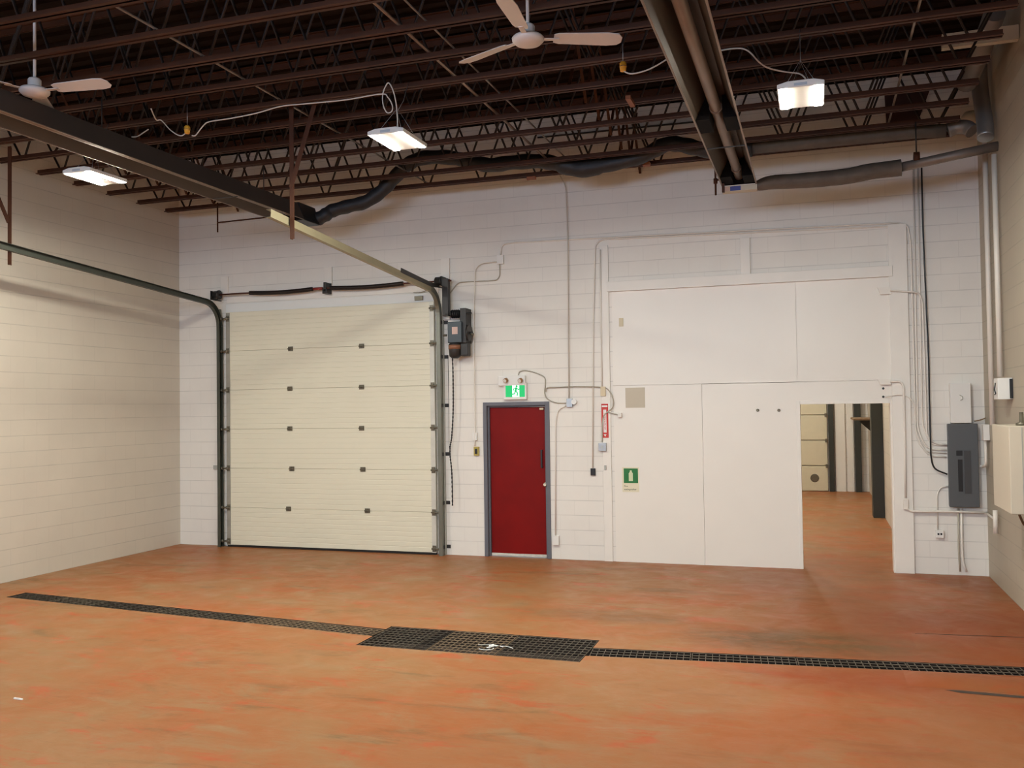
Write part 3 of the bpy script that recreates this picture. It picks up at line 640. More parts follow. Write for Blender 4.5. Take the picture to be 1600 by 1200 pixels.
# pipes and boxes on the right wall
def pw(x, y, off): return PX(x, y, XR-off)
def rwtube(name, label, px, r, m, off, cat, rad=.06):
    return tag(MB().tube(fillet([pw(x, y, off) for x, y in px], rad), r, 12).build(name, m), label, cat)
a = pw(1549, 600, .045)
tag(MB().cyl((XR-.045, a.y, 1.83), (XR-.045, a.y, 5.4), .028, 12).build('pipe', m_pipe), 'tall white pipe on the right wall, left of two', 'pipe')
a = pw(1563, 590, .045)
tag(MB().cyl((XR-.045, a.y, 2.36), (XR-.045, a.y, 4.76), .028, 12).build('pipe', m_pipe), 'tall white pipe on the right wall, right of two', 'pipe')
t = thing('disconnect_box', 'white disconnect box on the right wall above the cream cabinet', 'electrical box', (XR, a.y, 2.1))
y0 = pw(1556, 605, .12).y; p0, p1 = pw(1566, 590, .12), pw(1566, 624, .12)
yn = pw(1572, 600, .12).y; z1, z0 = p0.z, p1.z
MB().box((XR-.14, y0-.22, z0), (XR-.001, y0, z1)).build('box', m_white, t, bevel=.005)
MB().box((XR-.03, y0-.235, z0+.01), (XR-.001, y0-.2201, z1-.01)).build('side_lever', m_black, t)  # black strip put in for the shadow along the box edge
mb = MB(); mb.tube([(XR-.145, y0-.12, z1-.05), (XR-.15, y0-.09, z1-.12), (XR-.145, y0-.13, z1-.16), (XR-.15, y0-.1, z0+.05)], .006, 6); mb.build('handle', m_black, t)
t = thing('wall_cabinet', 'cream metal cabinet on the right wall beside the grey panel', 'cabinet', (XR, -.6, .87))
pr_ = .30
ya, yb = PX(1551, 700, XR-pr_).y, PX(1577, 700, XR-pr_).y
z1 = PX(1577, 666, XR-pr_).z; z0 = PX(1577, 802, XR-pr_).z
ya = min(ya, -.20)
MB().box((XR-pr_, yb, z0), (XR-.002, ya, z1)).build('cabinet_body', mat('cream_cabinet_enamel', (.60, .53, .42), .4), t, bevel=.006)
MB().box((XR-pr_+.10, yb-.004, z0+.01), (XR-pr_+.106, yb-.0005, z1-.01)).build('door_seam', m_angle, t)
a, b = pwr(1555, 800, .05), pwr(1556, 834, .05)
tag(MB().cyl((XR-.05, a.y, a.z+.02), (XR-.05, a.y, b.z), .026, 12).build('pipe', m_pipe), 'short capped white pipe stub below the cream cabinet', 'pipe')
tag(MB().tube([(XR-.02, -.05, PY(1538, 801, -.05).z), (XR-.03, -.3, PY(1538, 801, -.05).z), (XR-.03, a.y+.02, PY(1538, 801, -.05).z-.01)], .014, 8).build('conduit', m_pipe), 'short white conduit continuing along the right wall to the capped stub', 'conduit')
c = PX(1563, 655, XR-.12)
tag(MB().lathe((XR-.15, yb+.25, z1), [(.0, .0), (.05, .002), (.05, .02), (.02, .03), (.018, .12), (0, .12)], 14).build('cable_gland', m_hinge), 'round cable gland on top of the cream cabinet', 'cable gland')
mb = MB(); mb.tube(spline([PX(1593, 805, XR-.1), PX(1596, 812, XR-.06), PX(1600, 820, XR-.03)], 4), .012, 8)
tag(mb.build('cable', m_tan), 'short brown cable under the near end of the cream cabinet', 'cable')

# ------------------------------------------------------------------ signs
t = thing('exit_sign', 'green running man exit sign with two emergency lamps over the red door', 'exit sign', PY(805, 620))
a, b = PY(779, 588, -.05), PY(821, 602, -.05)
MB().box((a.x, -.07, b.z), (b.x, -.001, a.z)).build('battery_box', m_white, t, bevel=.006)
a, b = PY(787, 599, -.05), PY(823, 624, -.05)
MB().box((a.x, -.06, b.z), (b.x, -.001, a.z-.0)).build('sign_box', m_white, t, bevel=.004)
a, b = PY(790, 601, -.06), PY(820, 620, -.06); wv = b.x-a.x; hv = a.z-b.z
MB().box((a.x, -.063, b.z), (b.x, -.0601, a.z)).build('green_panel', m_greenlit, t)
MB().box((a.x+wv*.35, -.0645, b.z), (a.x+wv*.72, -.0631, a.z)).build('doorway_field', m_exitwhite, t)
# running figure
cx = a.x+wv*.54; cz = b.z; s_ = hv
mb = MB(); mb.cyl((cx+.012, -.0655, cz+s_*.84), (cx+.012, -.0646, cz+s_*.84), s_*.085, 12)
def limb(pp, w_):
    for (x0, z0), (x1, z1) in zip(pp[:-1], pp[1:]): mb.bar((cx+x0*s_, -.065, cz+z0*s_), (cx+x1*s_, -.065, cz+z1*s_), .001, w_*s_, (0, 1, 0)) if False else mb.bar((cx+x0*s_, -.065, cz+z0*s_), (cx+x1*s_, -.065, cz+z1*s_), w_*s_, .001, (0, 1, 0))
limb([(.05, .75), (-.03, .45)], .15); limb([(-.03, .47), (.14, .33), (.10, .10)], .08); limb([(-.03, .47), (-.12, .25), (-.32, .22)], .08)
limb([(.04, .72), (.22, .58), (.32, .66)], .06); limb([(.04, .72), (-.18, .66), (-.22, .5)], .06)
mb.build('running_figure', m_greenlit, t)
for x in (790, 813):
    c = PY(x, 595, -.09); mb = MB()
    mb.cyl((c.x+.01, -.07, c.z+.028), (c.x+.008, -.10, c.z+.02), .013, 8); mb.tube([(c.x+.012, -.09, c.z+.012), (c.x, -.125, c.z-.002)], [.03, .034], 14)
    mb.build('emergency_lamp', m_orange, t)
    MB().tube([(c.x, -.1255, c.z-.002), (c.x-.001, -.129, c.z-.004)], [.028, .026], 14).build('lamp_lens', m_white, t)
# extinguisher sign
t = thing('extinguisher_sign', 'narrow red and white vertical fire extinguisher sign on the white post', 'sign', PY(945, 657))
a, b = PY(939.5, 631, -.02), PY(951, 684, -.02); xm = (a.x+b.x)/2
MB().box((a.x, -.0235, b.z), (b.x, -.0205, a.z)).build('red_plate', m_signred, t)
MB().box((a.x+.026, -.0242, b.z+.07), (b.x-.026, -.0236, a.z-.08)).build('white_field', m_white, t)
MB().box((a.x+.008, -.0242, a.z-.045), (b.x-.008, -.0236, a.z-.022)).build('white_band', m_white, t)
MB().prism([(xm-.02, b.z+.048), (xm+.02, b.z+.048), (xm, b.z+.012)], -.0242, -.0236, 'y').build('arrow', m_white, t)
text('sign_lettering', 'EXTINGUISHER', .034, m_signred, (xm, -.0245, (a.z+b.z)/2-.008), (math.pi/2, math.pi/2, 0), t)
# green sign
t = thing('safety_sign', 'green square safety sign with a white bottle symbol on the board panel', 'sign', PY(986, 750))
a, b = PY(972, 730, -.006), PY(999, 769, -.006)
MB().box((a.x, -.0065, b.z), (b.x, -.0042, a.z)).build('sign_plate', mat('cream_sign_plate', (.74, .68, .50), .5), t)
a, b = PY(974.5, 732, -.007), PY(997, 755, -.007)
MB().box((a.x, -.0085, b.z), (b.x, -.0066, a.z)).build('green_square', m_green, t)
xm = (a.x+b.x)/2; zm = (a.z+b.z)/2; h_ = (a.z-b.z)/2
poly = [(-.28, -.72), (.28, -.72), (.28, .35), (.14, .55), (.14, .74), (-.14, .74), (-.14, .55), (-.28, .35)]
MB().prism([(xm+x*h_, zm+z*h_) for x, z in poly], -.0095, -.0086, 'y').build('bottle_symbol', mat('pale_sign_symbol', (.62, .66, .42), .5), t)
m_ink = mat('faded_ink', (.10, .12, .07), .6)
text('sign_lettering', 'Fire', .034, m_ink, (a.x+.002, -.007, PY(980, 759.5).z), FACE, t, align='LEFT')
text('sign_lettering', 'extinguisher', .034, m_ink, (a.x+.002, -.007, PY(980, 764.5).z), FACE, t, align='LEFT')

# ------------------------------------------------------------------ roof joists
ZB = 5.19
j = thing('roof_joist', '', 'joist', (0, -.61, ZB), 'open-web steel roof joists')
y = -.61
mb = MB()
for s in (-1, 1): mb.box((-2.6, y+s*.008, ZB), (8.42, y+s*.045, ZB+.008)).box((-2.6, y+s*.008, ZB), (8.42, y+s*.014, ZB+.055))
mb.build('bottom_chord', m_rust, j)
mb = MB()
for s in (-1, 1): mb.box((XL+.002, y+s*.008, ZT-.012), (XR-.002, y+s*.05, ZT-.004)).box((XL+.002, y+s*.008, ZT-.07), (XR-.002, y+s*.015, ZT-.004))
mb.build('top_chord', m_rust, j)
mb = MB(); pts = [(XL+.1, y, ZT-.08)]; x = -2.21
zz0, zz1 = ZB+.03, ZT-.06
while x < 8.3:
    pts += [(x-.03, y, zz0), (x+.03, y, zz0)]
    if x+.8 < 8.3: pts += [(x+.38, y, zz1), (x+.42, y, zz1)]
    x += .8
pts += [(XR-.1, y, ZT-.08)]
mb.tube(pts, .013, 6); mb.build('web', m_web, j)
j['label'] = 'rust-brown open-web roof joist nearest the end wall'
ordn = ['', '', 'second', 'third', 'fourth', 'fifth', 'sixth', 'seventh', 'eighth', 'ninth', 'tenth', 'eleventh', 'twelfth']
for k in range(2, 13):
    o = dup(j, (0, -.61*k, ZB), 'rust-brown open-web roof joist, %s counting out from the end wall' % ordn[k])
# bridging: diagonal angles between the joists
def bridging(X, label):
    t = thing('cross_bridging', label, 'bridging', (X, -3.6, ZB), 'cross bridging between joists')
    for k in range(0, 6):
        y0, y1 = -.61*k-(.01 if k == 0 else .03), -.61*(k+1)+.03
        mb = MB(); mb.bar((X, y0, ZT-.08), (X, y1, ZB+.06), .03, .012).bar((X+.035, y0, ZB+.06), (X+.035, y1, ZT-.08), .03, .012); mb.build('diagonal_pair', m_rust, t)
bridging(-1.75, 'thin crossed brown angles bracing the joists near the left wall')
bridging(4.62, 'thin crossed brown angles bracing the joists left of the right-hand heater')
# conduits running back along the joists
for X, l, r, m in ((1.75, 'pale conduit along the joists above the right-hand door track', .011, m_duct), (3.66, 'pale conduit along the joists beside the middle light, left of a pair', .014, m_tube), (3.9, 'thinner pale conduit along the joists, right of a pair', .009, m_duct), (7.7, 'pale conduit along the joists near the right wall', .012, m_duct)):
    tag(MB().cyl((X, -.3, ZB+.075), (X, -7.4, ZB+.075), r, 8).build('conduit', m), l, 'conduit')
tag(MB().tube([PY(840, 215, -.02), PY(960, 203, -.02), PY(1110, 188, -.02)], .012, 8).build('pipe', m_dark), 'thin dark pipe on the wall just under the roof', 'pipe')
# brown plate high on the end wall, timber packers
a, b = P0(1382, 150), P0(1440, 205)
tag(MB().prism([(a.x, a.z), (b.x+.1, a.z), (b.x-.12, 5.35), (a.x+.02, 5.35)], -.03, -.001, 'y').build('steel_plate', mat('dark_rust_plate', (.05, .016, .011), .7)), 'wide dark red-brown steel plate high on the wall between joists at the right', 'steel plate')
for (x, y, Y, sx, sy, l) in ((985, 160, -3.2, .05, .26, 'short orange-brown timber block under the joists right of the fan'), (1010, 241, -.75, .09, .09, 'orange-brown timber block by the joists left of the right-hand heater'), (830, 258, -.61, .12, .05, 'orange-brown timber block on the joist above the red door')):
    c = PZ(x, y, ZB-.02) if False else PY(x, y, Y)
    tag(MB().box((c.x-sx/2, Y-sy/2, ZB-.04), (c.x+sx/2, Y+sy/2, ZB-.002)).build('timber_block', mat('orange_timber', (.26, .085, .03), .6)), l, 'timber block')

# ------------------------------------------------------------------ tube heaters
def heater(xc, yend, ynear, label, deflect, group):
    zl = 4.665; hw = .185; h = .215; tw = .085
    t = thing('tube_heater', label, 'heater', (xc, (yend+ynear)/2, zl), group)
    prof = [(-hw-.012, 0), (-hw, 0), (-tw, h), (tw, h), (hw, 0), (hw+.012, 0), (hw+.012, .004), (hw+.003, .006), (tw+.003, h+.005), (-tw-.003, h+.005), (-hw-.003, .006), (-hw-.012, .004)]
    mb = MB(); n = len(prof); vs = [(xc+a, yend, zl+b) for a, b in prof]+[(xc+a, ynear, zl+b) for a, b in prof]
    mb.add(vs, [(i, (i+1) % n, n+(i+1) % n, n+i) for i in range(n)]); mb.build('reflector', m_refl, t)
    # outer sheet sides
    for s in (-1, 1):
        mb = MB(); mb.prism([(xc+s*(hw+.004), zl+.008), (xc+s*(hw+.008), zl+.008), (xc+s*(tw+.012), zl+h+.012), (xc+s*(tw+.008), zl+h+.012)], yend, ynear, 'y'); mb.build('side_sheet', m_side, t)
        MB().box((xc+s*(hw+.0), yend, zl-.006), (xc+s*(hw+.016), ynear, zl-.0002)).build('lip', m_tube, t)
    MB().cyl((xc, yend+.02, zl+.10), (xc, ynear, zl+.10), .05, 20).build('burner_tube', m_tube, t)
    MB().prism([(xc-hw, zl-.0), (xc+hw, zl-.0), (xc+tw, zl+h-.003), (xc-tw, zl+h-.003)], yend-.004, yend+.004, 'y').build('inner_end_plate', m_soot, t)
    for yy, dd in deflect:
        mb = MB(); mb.prism([(xc-hw+.004, zl+.003), (xc-.06, zl+.003), (xc-.055, zl+h-.01), (xc-tw, zl+h-.01)], yy, yy+dd, 'y').prism([(xc+hw-.004, zl+.003), (xc+tw, zl+h-.01), (xc+.055, zl+h-.01), (xc+.06, zl+.003)], yy, yy+dd, 'y')
        mb.build('baffle', m_soot, t)
        mb = MB(); mb.tube([(xc, yy-.02, zl+.10), (xc, yy+.03, zl+.10)], .058, 20); mb.build('coupling', m_tube, t)
    MB().box((xc-hw-.01, -3.0, zl-.004), (xc+hw+.01, -2.985, zl+.004)).build('tie_wire', m_dark, t)
    for yy in (-2.2, -5.0):
        MB().cyl((xc, yy, zl+h+.01), (xc, yy, ZB+.02), .006, 6).build('hanging_rod', m_dark, t)
    return t
hr = heater(6.055, -1.36, -9.0, 'long tube heater hanging near the right, with its underside facing the room', [(-3.95, .42), (-1.75, .36)], 'tube heaters')
MB().box((5.855, -1.33, 4.60), (6.255, -1.20, 4.66)).build('end_cap', m_beige, hr)
MB().box((5.95, -1.333, 4.605), (6.07, -1.3301, 4.655)).build('blue_label', m_blue, hr)
MB().box((5.87, -1.333, 4.605), (5.945, -1.3301, 4.655)).build('faded_label', m_pink, hr)
MB().box((5.87, -1.5, 4.56), (5.90, -1.46, 4.66)).build('end_tab', m_rust, hr)
hl = heater(.20, -1.55, -9.0, 'long tube heater hanging over the overhead door at the left', [], 'tube heaters')
MB().prism([(.02, 4.66), (.39, 4.66), (.31, 4.91), (.09, 4.91)], -1.54, -1.12, 'y').build('end_box', m_black, hl, bevel=.01)
# flex duct of the left heater snaking up into the joists
Yd = -.915
pp = [(495, 343, -1.1), (508, 336, -1.06), (520, 329, -1.0), (545, 322, -.95), (572, 315, -.9), (598, 297, -.85), (614, 280, -.85)]
pts = [PY(*p) for p in pp]+[PY(x, y, Yd) for x, y in ((636, 258), (660, 247), (700, 246), (735, 252), (765, 258), (800, 254), (845, 252), (880, 258), (910, 263), (960, 255), (1005, 243), (1040, 226), (1065, 226), (1095, 233), (1130, 236), (1175, 232))]
sp = spline(pts, 8); mb = MB(); mb.tube(sp, [.094+.005*math.sin(i*.9)+(.02 if 110 < i < 125 else 0) for i in range(len(sp))], 14)
tag(mb.build('flexible_duct', m_flex), 'black insulated flexible duct snaking from the left heater up through the joists', 'duct')
mb = MB(); mb.tube([PY(1175, 231, Yd), PY(1300, 219, Yd), PY(1430, 206, Yd), PY(1478, 204, Yd)], .075, 14); tag(mb.build('flue_pipe', m_insul), 'brown flue pipe lying between the joists right of the right-hand heater', 'pipe')
# flue of the right heater
pts = [PY(x, y, -1.27) for x, y in ((1181, 291), (1205, 285), (1240, 283), (1280, 280), (1325, 275), (1360, 268), (1400, 263), (1408, 262))]
mb = MB(); mb.tube(spline(pts, 5), [.05, .062, .07, .075, .078, .080, .082, .083, .084, .084, .085, .086, .088, .09, .088, .09, .09, .088, .09, .09, .09, .09, .09, .092, .092, .09, .09, .09, .09, .092, .092, .092, .092, .092, .094, .094], 14)
tag(mb.build('pipe_insulation', m_insul), 'sagging brown insulation sleeve on the flue of the right-hand heater', 'insulation')
e0 = PY(1404, 262, -1.27); e1 = PY(1500, 241, -1.27); e2 = PY(1560, 228, -1.27)
tag(MB().tube([e0+Vector((.01, 0, 0)), e1, e2], .052, 14).build('flue_pipe', m_duct), 'bare grey flue pipe running from the insulated sleeve to the right wall', 'pipe')
a = PY(1432, 246, -1.27)
t = thing('pipe_hanger', 'thin rod and rusty clamp holding the flue pipe near the right wall', 'hanger', a)
MB().cyl((a.x, -1.27, a.z+.05), (a.x, -1.27, ZB+.02), .008, 6).build('rod', m_dark, t)
MB().tube([(a.x-.03, -1.27, a.z), (a.x+.03, -1.27, a.z)], .060, 14).build('clamp', m_rust, t)
# cluster of ducts in the upper right corner
mb = MB(); mb.tube(spline([(8.66, -1.27, 4.96), (8.67, -1.2, 5.12), (8.67, -1.08, 5.35), (8.66, -1.0, 5.62), (8.66, -.97, 6.05)], 6), .085, 14)
tag(mb.build('vent_duct', m_galv), 'grey galvanised vent duct rising to the roof in the right corner', 'duct')
mb = MB(); mb.tube(spline([PY(1481, 204, -.92), PY(1495, 199, -.93), PY(1510, 199, -.96), PY(1519, 205, -1.0)], 6), .08, 14)
tag(mb.build('duct_elbow', m_duct), 'dusty duct elbow between joists in the right corner', 'duct')
c = PY(1517, 183, -.35); tag(MB().lathe((c.x, c.y, c.z), [(0, -.07), (.07, -.06), (.11, 0), (.07, .06), (0, .07)], 16).build('round_vent', m_beige), 'round tan vent cap in the upper right corner', 'vent')
mb = MB(); mb.tube([(8.45, -1.5, 5.5), (8.5, -2.1, 5.62), (8.55, -2.6, 5.8)], .10, 14); tag(mb.build('vent_duct', m_duct), 'dusty duct slanting between joists beside the right wall', 'duct')
# pale beam end in the upper right corner
a = PY(1475, 72, -2.44)
tag(MB().box((8.10, -2.5, 5.56), (8.77, -2.42, 5.70)).build('timber_beam', m_beige), 'pale timber beam end near the roof at the right wall', 'beam')
# gas pipes
mb = MB(); Yg = -1.0
mb.tube(fillet([(-1.375, Yg, 5.15), (-1.375, Yg, 4.72)], .03), .011, 8); mb.tube([(-1.375, Yg, 4.86), (.02, Yg-.2, 4.83)], .011, 8)
tag(mb.build('gas_pipe', m_rust), 'thin dark gas pipe dropping from the joists to the left heater', 'pipe')
Yg = -1.19; xg = PY(1118, 285, Yg).x; mb = MB(); mb.tube([(xg, Yg, 5.2), (xg, Yg, 4.60)], .012, 8); mb.tube([(xg, Yg, 4.78), (5.86, Yg-.02, 4.78), (5.90, -1.34, 4.78)], .012, 8); mb.lathe((xg, Yg, 4.76), [(0, -.02), (.024, -.02), (.024, .04), (0, .04)], 10)
tag(mb.build('gas_pipe', m_rust), 'dark gas pipe drop beside the end of the right-hand heater', 'pipe')

# ------------------------------------------------------------------ lights
def light(x, y, z, label, cable=True):
    t = thing('high_bay_light', label, 'light fixture', (x, y, z), 'high bay lights')
    hx_, hy_ = .18, .27
    prof = [(-hx_, 0), (hx_, 0), (hx_, .035), (hx_*.55, .055), (-hx_*.55, .055), (-hx_, .035)]
    mb = MB(); mb.prism([(x+a, z+b) for a, b in prof], y-hy_, y+hy_, 'y'); mb.build('housing', m_white, t, bevel=.006)
    MB().box((x-.05, y-hy_-.002, z+.012), (x+.05, y-hy_-.0005, z+.034)).build('driver_plate', mat('pale_blue_plate', (.45, .5, .55), .5), t)
    for s in (-1, 1):
        mb = MB(); cx_ = x+s*.135
        mb.prism([(cx_-.030, z-.0005), (cx_-.029, z-.005), (cx_+.029, z-.005), (cx_+.030, z-.0005)], y-hy_+.012, y+hy_-.012, 'y'); mb.build('led_lens', m_lens, t)
    for sy in (-1, 1):
        mb = MB()
        mb.tube([(x-.12, y+sy*.18, z+.045), (x, y+sy*.02, z+.30), (x+.12, y+sy*.18, z+.045)], .0025, 5); mb.build('hanging_wire', m_galv, t)
    if -7.5 < y < 0:
        yj = -.61*round(-y/.61)+(.02 if y > -.61*round(-y/.61) else -.02); MB().tube([(x, y, z+.29), (x, (y+yj)/2, z+.42), (x, yj, ZB+.05)], .003, 5).build('hook_wire', m_galv, t)
    else: MB().cyl((x, y, z+.29), (x, y, ZT+.01), .003, 5).build('hook_wire', m_galv, t)
    return t
z = 4.6
light(-.36, -4.48, z, 'lit twin-bar LED high bay light, leftmost of three')
light(3.20, -4.54, z, 'lit twin-bar LED high bay light, middle of three')
light(6.79, -4.48, z, 'lit twin-bar LED high bay light right of the tube heater')
for x, l in ((-.36, 'left'), (3.2, 'middle'), (6.79, 'right')):  # unseen rear row, added to light the room
    light(x, -11.9, z, 'lit LED high bay light in the rear row, %s one, behind the viewpoint' % l)
# cords
def cord(label, pts): return tag(MB().tube(spline(pts, 6), .0065, 6).build('power_cord', m_cord), label, 'cord')
YC = -4.6
def pc(L_, Y=YC): return [PY(x, y, Y) for x, y in L_]
cord('white cord running from the yellow plug to the middle light, with a loop', pc([(300, 212), (306, 211), (318, 196), (328, 190), (360, 185), (400, 177), (440, 166), (480, 162), (540, 156), (595, 147), (606, 152), (613, 165), (612, 174), (605, 176), (599, 165), (598, 148), (603, 134), (608, 130)])+[PY(615, 144, -4.6), PY(620, 170, -4.56), Vector((3.2, -4.54, 4.66))])
cord('white cord sagging left of the yellow plug', [PY(236, 170, -4.8)]+pc([(244, 187), (252, 188), (265, 202), (276, 210), (284, 212), (290, 208)]))
cord('short white cord end lying on top of the left-hand heater', pc([(206, 214), (215, 213), (226, 206), (232, 202)], -4.5))
cord('white cord sagging from the hanging yellow plug to the right-hand heater', pc([(973, 108), (978, 113), (990, 115), (1015, 108), (1040, 94), (1056, 84)])+[Vector((5.9, -4.6, 4.98)), Vector((6.055, -4.6, 5.02))])
cord('white cord from the right-hand heater to the rightmost light', [Vector((6.06, -4.58, 5.03)), Vector((6.2, -4.6, 5.03))]+pc([(1145, 76), (1160, 76), (1172, 82), (1186, 97), (1200, 106), (1225, 112), (1248, 115), (1257, 121), (1260, 128)]))
for x0, y0, x1, y1, l in ((287, 197, 298, 208, 'yellow plug connector hanging in the cord at the left'), (970, 97, 977, 111, 'yellow plug connector hanging from the joists left of the right-hand heater')):
    a, b = PY(x0, y0, YC), PY(x1, y1, YC); xm = (a.x+b.x)/2
    t = thing('cord_plug', l, 'plug', (xm, YC, (a.z+b.z)/2), 'yellow cord plugs')
    MB().tube([(xm, YC, a.z), (xm, YC, a.z-.015), (xm, YC, (a.z+b.z)/2), (xm, YC, b.z)], [.018, .03, .03, .024], 12).build('plug_body', m_yellow, t)
    MB().cyl((xm, YC, (a.z+b.z)/2-.003), (xm, YC, (a.z+b.z)/2+.003), .033, 12).build('seam_ring', m_tan, t)
    MB().cyl((xm, YC, a.z), (xm, YC, 5.2), .003, 5).build('hanging_wire', m_galv, t)

# ------------------------------------------------------------------ ceiling fans
def fan(x, y, z, rots, label):
    t = thing('ceiling_fan', label, 'ceiling fan', (x, y, z), 'white ceiling fans')
    MB().lathe((x, y, z), [(0, -.04), (.06, -.036), (.10, -.022), (.122, 0), (.125, .02), (.11, .035), (.06, .045), (0, .046)], 32).build('motor_housing', m_fan, t)
    MB().lathe((x, y, z), [(.055, .04), (.055, .11), (.045, .125), (0, .125)], 20).build('collar', m_fan, t)
    MB().cyl((x, y, z+.12), (x, y, ZT-.01), .013, 10).build('down_rod', m_fan, t)
    for a in rots:
        ca, sa = math.cos(a), math.sin(a); u = Vector((ca, sa, 0)); v = Vector((-sa, ca, 0))
        mb = MB(); c = Vector((x, y, z+.015))
        mb.bar(c+u*.11, c+u*.24, .04, .006); mb.build('blade_arm', m_fan, t)
        mb = MB(); out = [(.20, -.05), (.24, -.065), (.62, -.082), (.70, -.07), (.73, -.03), (.73, .03), (.70, .06), (.62, .072), (.24, .06), (.20, .045)]
        tilt = -.24; vs = []
        for dz in (0, .007):
            for r, s in out: vs.append(c+u*r+v*s*math.cos(tilt)+Vector((0, 0, s*math.sin(tilt)+dz+.004)))
        n = len(out); mb.add(vs, [tuple(range(n))[::-1], tuple(range(n, 2*n))]+[(i, (i+1) % n, n+(i+1) % n, n+i) for i in range(n)])
        mb.build('blade', m_fan, t)
p = PZ(54, 145, 4.9); fan(p.x, p.y, p.z, (.12, .12+2.094, .12-2.094), 'white three-blade ceiling fan at the upper left')
p = PZ(825, 64, 4.92); fan(p.x, p.y, p.z, (.40, 2.72, -1.5), 'white three-blade ceiling fan at the top centre')

# ------------------------------------------------------------------ floor drains
def grate(name, label, p0, p1, width, nlong, dx, m, group, zt=-.002, bw=.013):
    """p0,p1 centre line ends"""
    p0 = Vector((*p0, 0)); p1 = Vector((*p1, 0)); d = (p1-p0).normalized(); v = Vector((-d.y, d.x, 0)); Ln = (p1-p0).length
    mb = MB(); h = .006
    for k in range(nlong):
        s = -width/2+.004+(width-.008)*k/(nlong-1); a = p0+v*s; b = p1+v*s
        mb.bar(a+Vector((0, 0, zt-h/2)), b+Vector((0, 0, zt-h/2)), bw, h)
    nx = max(2, int(Ln/dx))
    for k in range(nx+1):
        c = p0+d*(.004+(Ln-.008)*k/nx); mb.bar(c-v*width/2+Vector((0, 0, zt-.006)), c+v*width/2+Vector((0, 0, zt-.006)), .006, .008)
    return tag(mb.build(name, m), label, 'drain grate', group)
def seg(p0, p1, a, b):
    p0 = Vector(p0); p1 = Vector(p1); return tuple(p0+(p1-p0)*a), tuple(p0+(p1-p0)*b)
L0, L1 = (-2.04, -3.905), (2.885, -4.43)
cuts = (0, .13, .27, .43, .57, .70, .85, 1)
for i, (a, b) in enumerate(zip(cuts[:-1], cuts[1:])):
    s = seg(L0, L1, a+.001, b-.001)
    grate('drain_grate', 'slotted steel grate in the left floor trench, %s from the left wall' % (['first', 'second', 'third', 'fourth', 'fifth', 'sixth', 'seventh'][i]), s[0], s[1], .235, 5, .06, m_grate2 if i in (5, 6) else m_grate3 if i in (0, 2) else m_grate, 'left trench grates')
xs = [(2.91, 3.42), (3.43, 3.56), (3.57, 4.2), (4.21, 4.95)]
for i, (a, b) in enumerate(xs):
    grate('sump_grate', ('left end', 'narrow blackened', 'middle', 'right end')[i]+' section of the wide steel grate in the middle of the floor', (a, -4.535), (b, -4.535), .71, 10, .05, (m_grate, m_grate3, m_grate2, m_grate)[i], 'wide centre grate sections')
R0, R1 = (4.97, -4.565), (8.35, -4.235)
for i in range(4):
    s = seg(R0, R1, i/4+.001, (i+1)/4-.001)
    grate('drain_grate', 'square-mesh steel grate in the right floor trench, %s from the wide grate' % (['first', 'second', 'third', 'fourth'][i]), s[0], s[1], .25, 4, .055, m_grate, 'right trench grates')
# scraps
c = PZ(777, 1012); mb = MB()
for k in range(7):
    a = Vector((c.x+random.uniform(-.08, .08), c.y+random.uniform(-.05, .05), .004)); pts = [a]
    for q_ in range(4): a = a+Vector((random.uniform(-.06, .06), random.uniform(-.04, .04), 0)); a.z = random.uniform(.003, .012); pts.append(a.copy())
    mb.tube(spline(pts, 3), .004, 5)
tag(mb.build('string_scrap', m_white), 'tangle of white string lying on the wide floor grate', 'string')
a, b = PZ(22, 1092), PZ(35, 1094)
tag(MB().bar(a+Vector((0, 0, .006)), b+Vector((0, 0, .006)), .012, .010).build('white_scrap', m_white), 'small white stick lying on the floor at the lower left', 'scrap')

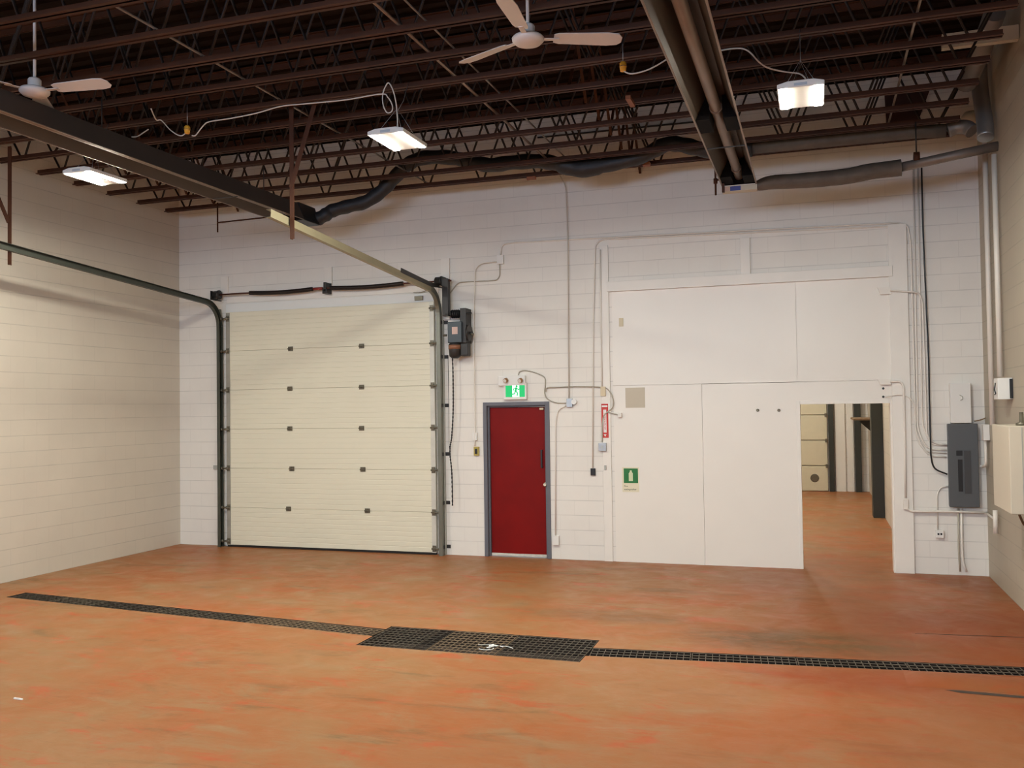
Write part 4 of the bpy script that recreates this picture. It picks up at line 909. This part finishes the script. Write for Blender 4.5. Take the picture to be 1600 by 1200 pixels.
# ------------------------------------------------------------------ room beyond the doorway
bx0, bx1, by = 3.0, 8.0, 11.0
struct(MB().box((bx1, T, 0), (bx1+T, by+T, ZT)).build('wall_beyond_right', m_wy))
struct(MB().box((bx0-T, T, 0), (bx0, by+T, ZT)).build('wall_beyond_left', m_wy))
struct(MB().box((bx0, by, 0), (bx1, by+T, ZT)).build('wall_beyond_far', m_wx))
struct(MB().box((bx0-T, T, ZT), (bx1+T, by+T, ZT+.15)).build('ceiling_beyond', m_deck))
d3 = srt('door_3', (5.2, by, 0)); tag(d3, 'cream overhead door at the far end of the room beyond the doorway', 'door')
xr = PY(1293, 700, by-.05).x
for k in range(6):
    mb = MB(); mb.box((xr-3.0, by-.06, k*.61+.01), (xr, by-.02, (k+1)*.61-.008)); mb.build('door_section', mat('far_door_panel_%d' % k, (.66, .60, .44), .5, noise=.05) if k == 0 else bpy.data.materials['far_door_panel_0'], d3, bevel=.01)
    MB().box((xr-.05, by-.085, (k+1)*.61-.05), (xr-.0, by-.0605, (k+1)*.61+.04)).build('hinge', m_hinge, d3)
c = PY(1273, 747, by-.06); MB().tube([(c.x, by-.0605, c.z), (c.x, by-.07, c.z)], [.1, .085], 20).build('round_stain_plate', m_hinge, d3)
def colm(name, label, x0, x1, y0, y1, d, m, cat, zt=3.4):
    a = PY(x0, 700, y0).x; b = PY(x1, 700, y0).x
    return tag(MB().box((a, y0, 0), (b, y0+d, zt)).build(name, m, bevel=.004), label, cat)
colm('door_track', 'dark door track beside the far overhead door', 1295, 1303, by-.14, by, .13, m_tarcol, 'door track')
for i, (x0, x1, l) in enumerate(((1305, 1321, 'pale board upright beside the far overhead door'), (1324, 1334, 'narrower pale board upright in the far room'))):
    colm('wall_board', l, x0, x1, by-.05, by, .045, m_trimw, 'board')
colm('door_track', 'dark door track in the far right corner beyond the doorway', 1336, 1346, by-.16, by, .14, m_tarcol, 'door track')
a = PX(1366, 700, bx1-.1); b = PX(1385, 700, bx1-.14)
tag(MB().box((bx1-.2, 5.75, 0), (bx1-.001, 6.15, 3.6)).build('steel_column', m_tarcol, bevel=.004), 'dark steel column against the wall beyond the doorway', 'column')
t = thing('wall_shelf', 'brown wooden shelf on the wall beyond the doorway', 'shelf', (bx1, 8.5, 2.0))
zsft = PY(1335, 654, 9.3).z
MB().box((bx1-.42, 8.1, zsft-.02), (bx1-.002, 9.9, zsft+.02)).build('shelf_board', m_tan, t, bevel=.003)
for yy in (8.4, 9.6):
    MB().prism([(bx1-.3, zsft-.021), (bx1-.002, zsft-.021), (bx1-.002, zsft-.3)], yy, yy+.03, 'y').build('shelf_bracket', m_dark, t)
light(5.6, 3.4, z, 'lit LED high bay light in the room beyond the doorway'); light(5.6, 8.0, z, 'lit LED high bay light at the far end of the room beyond')
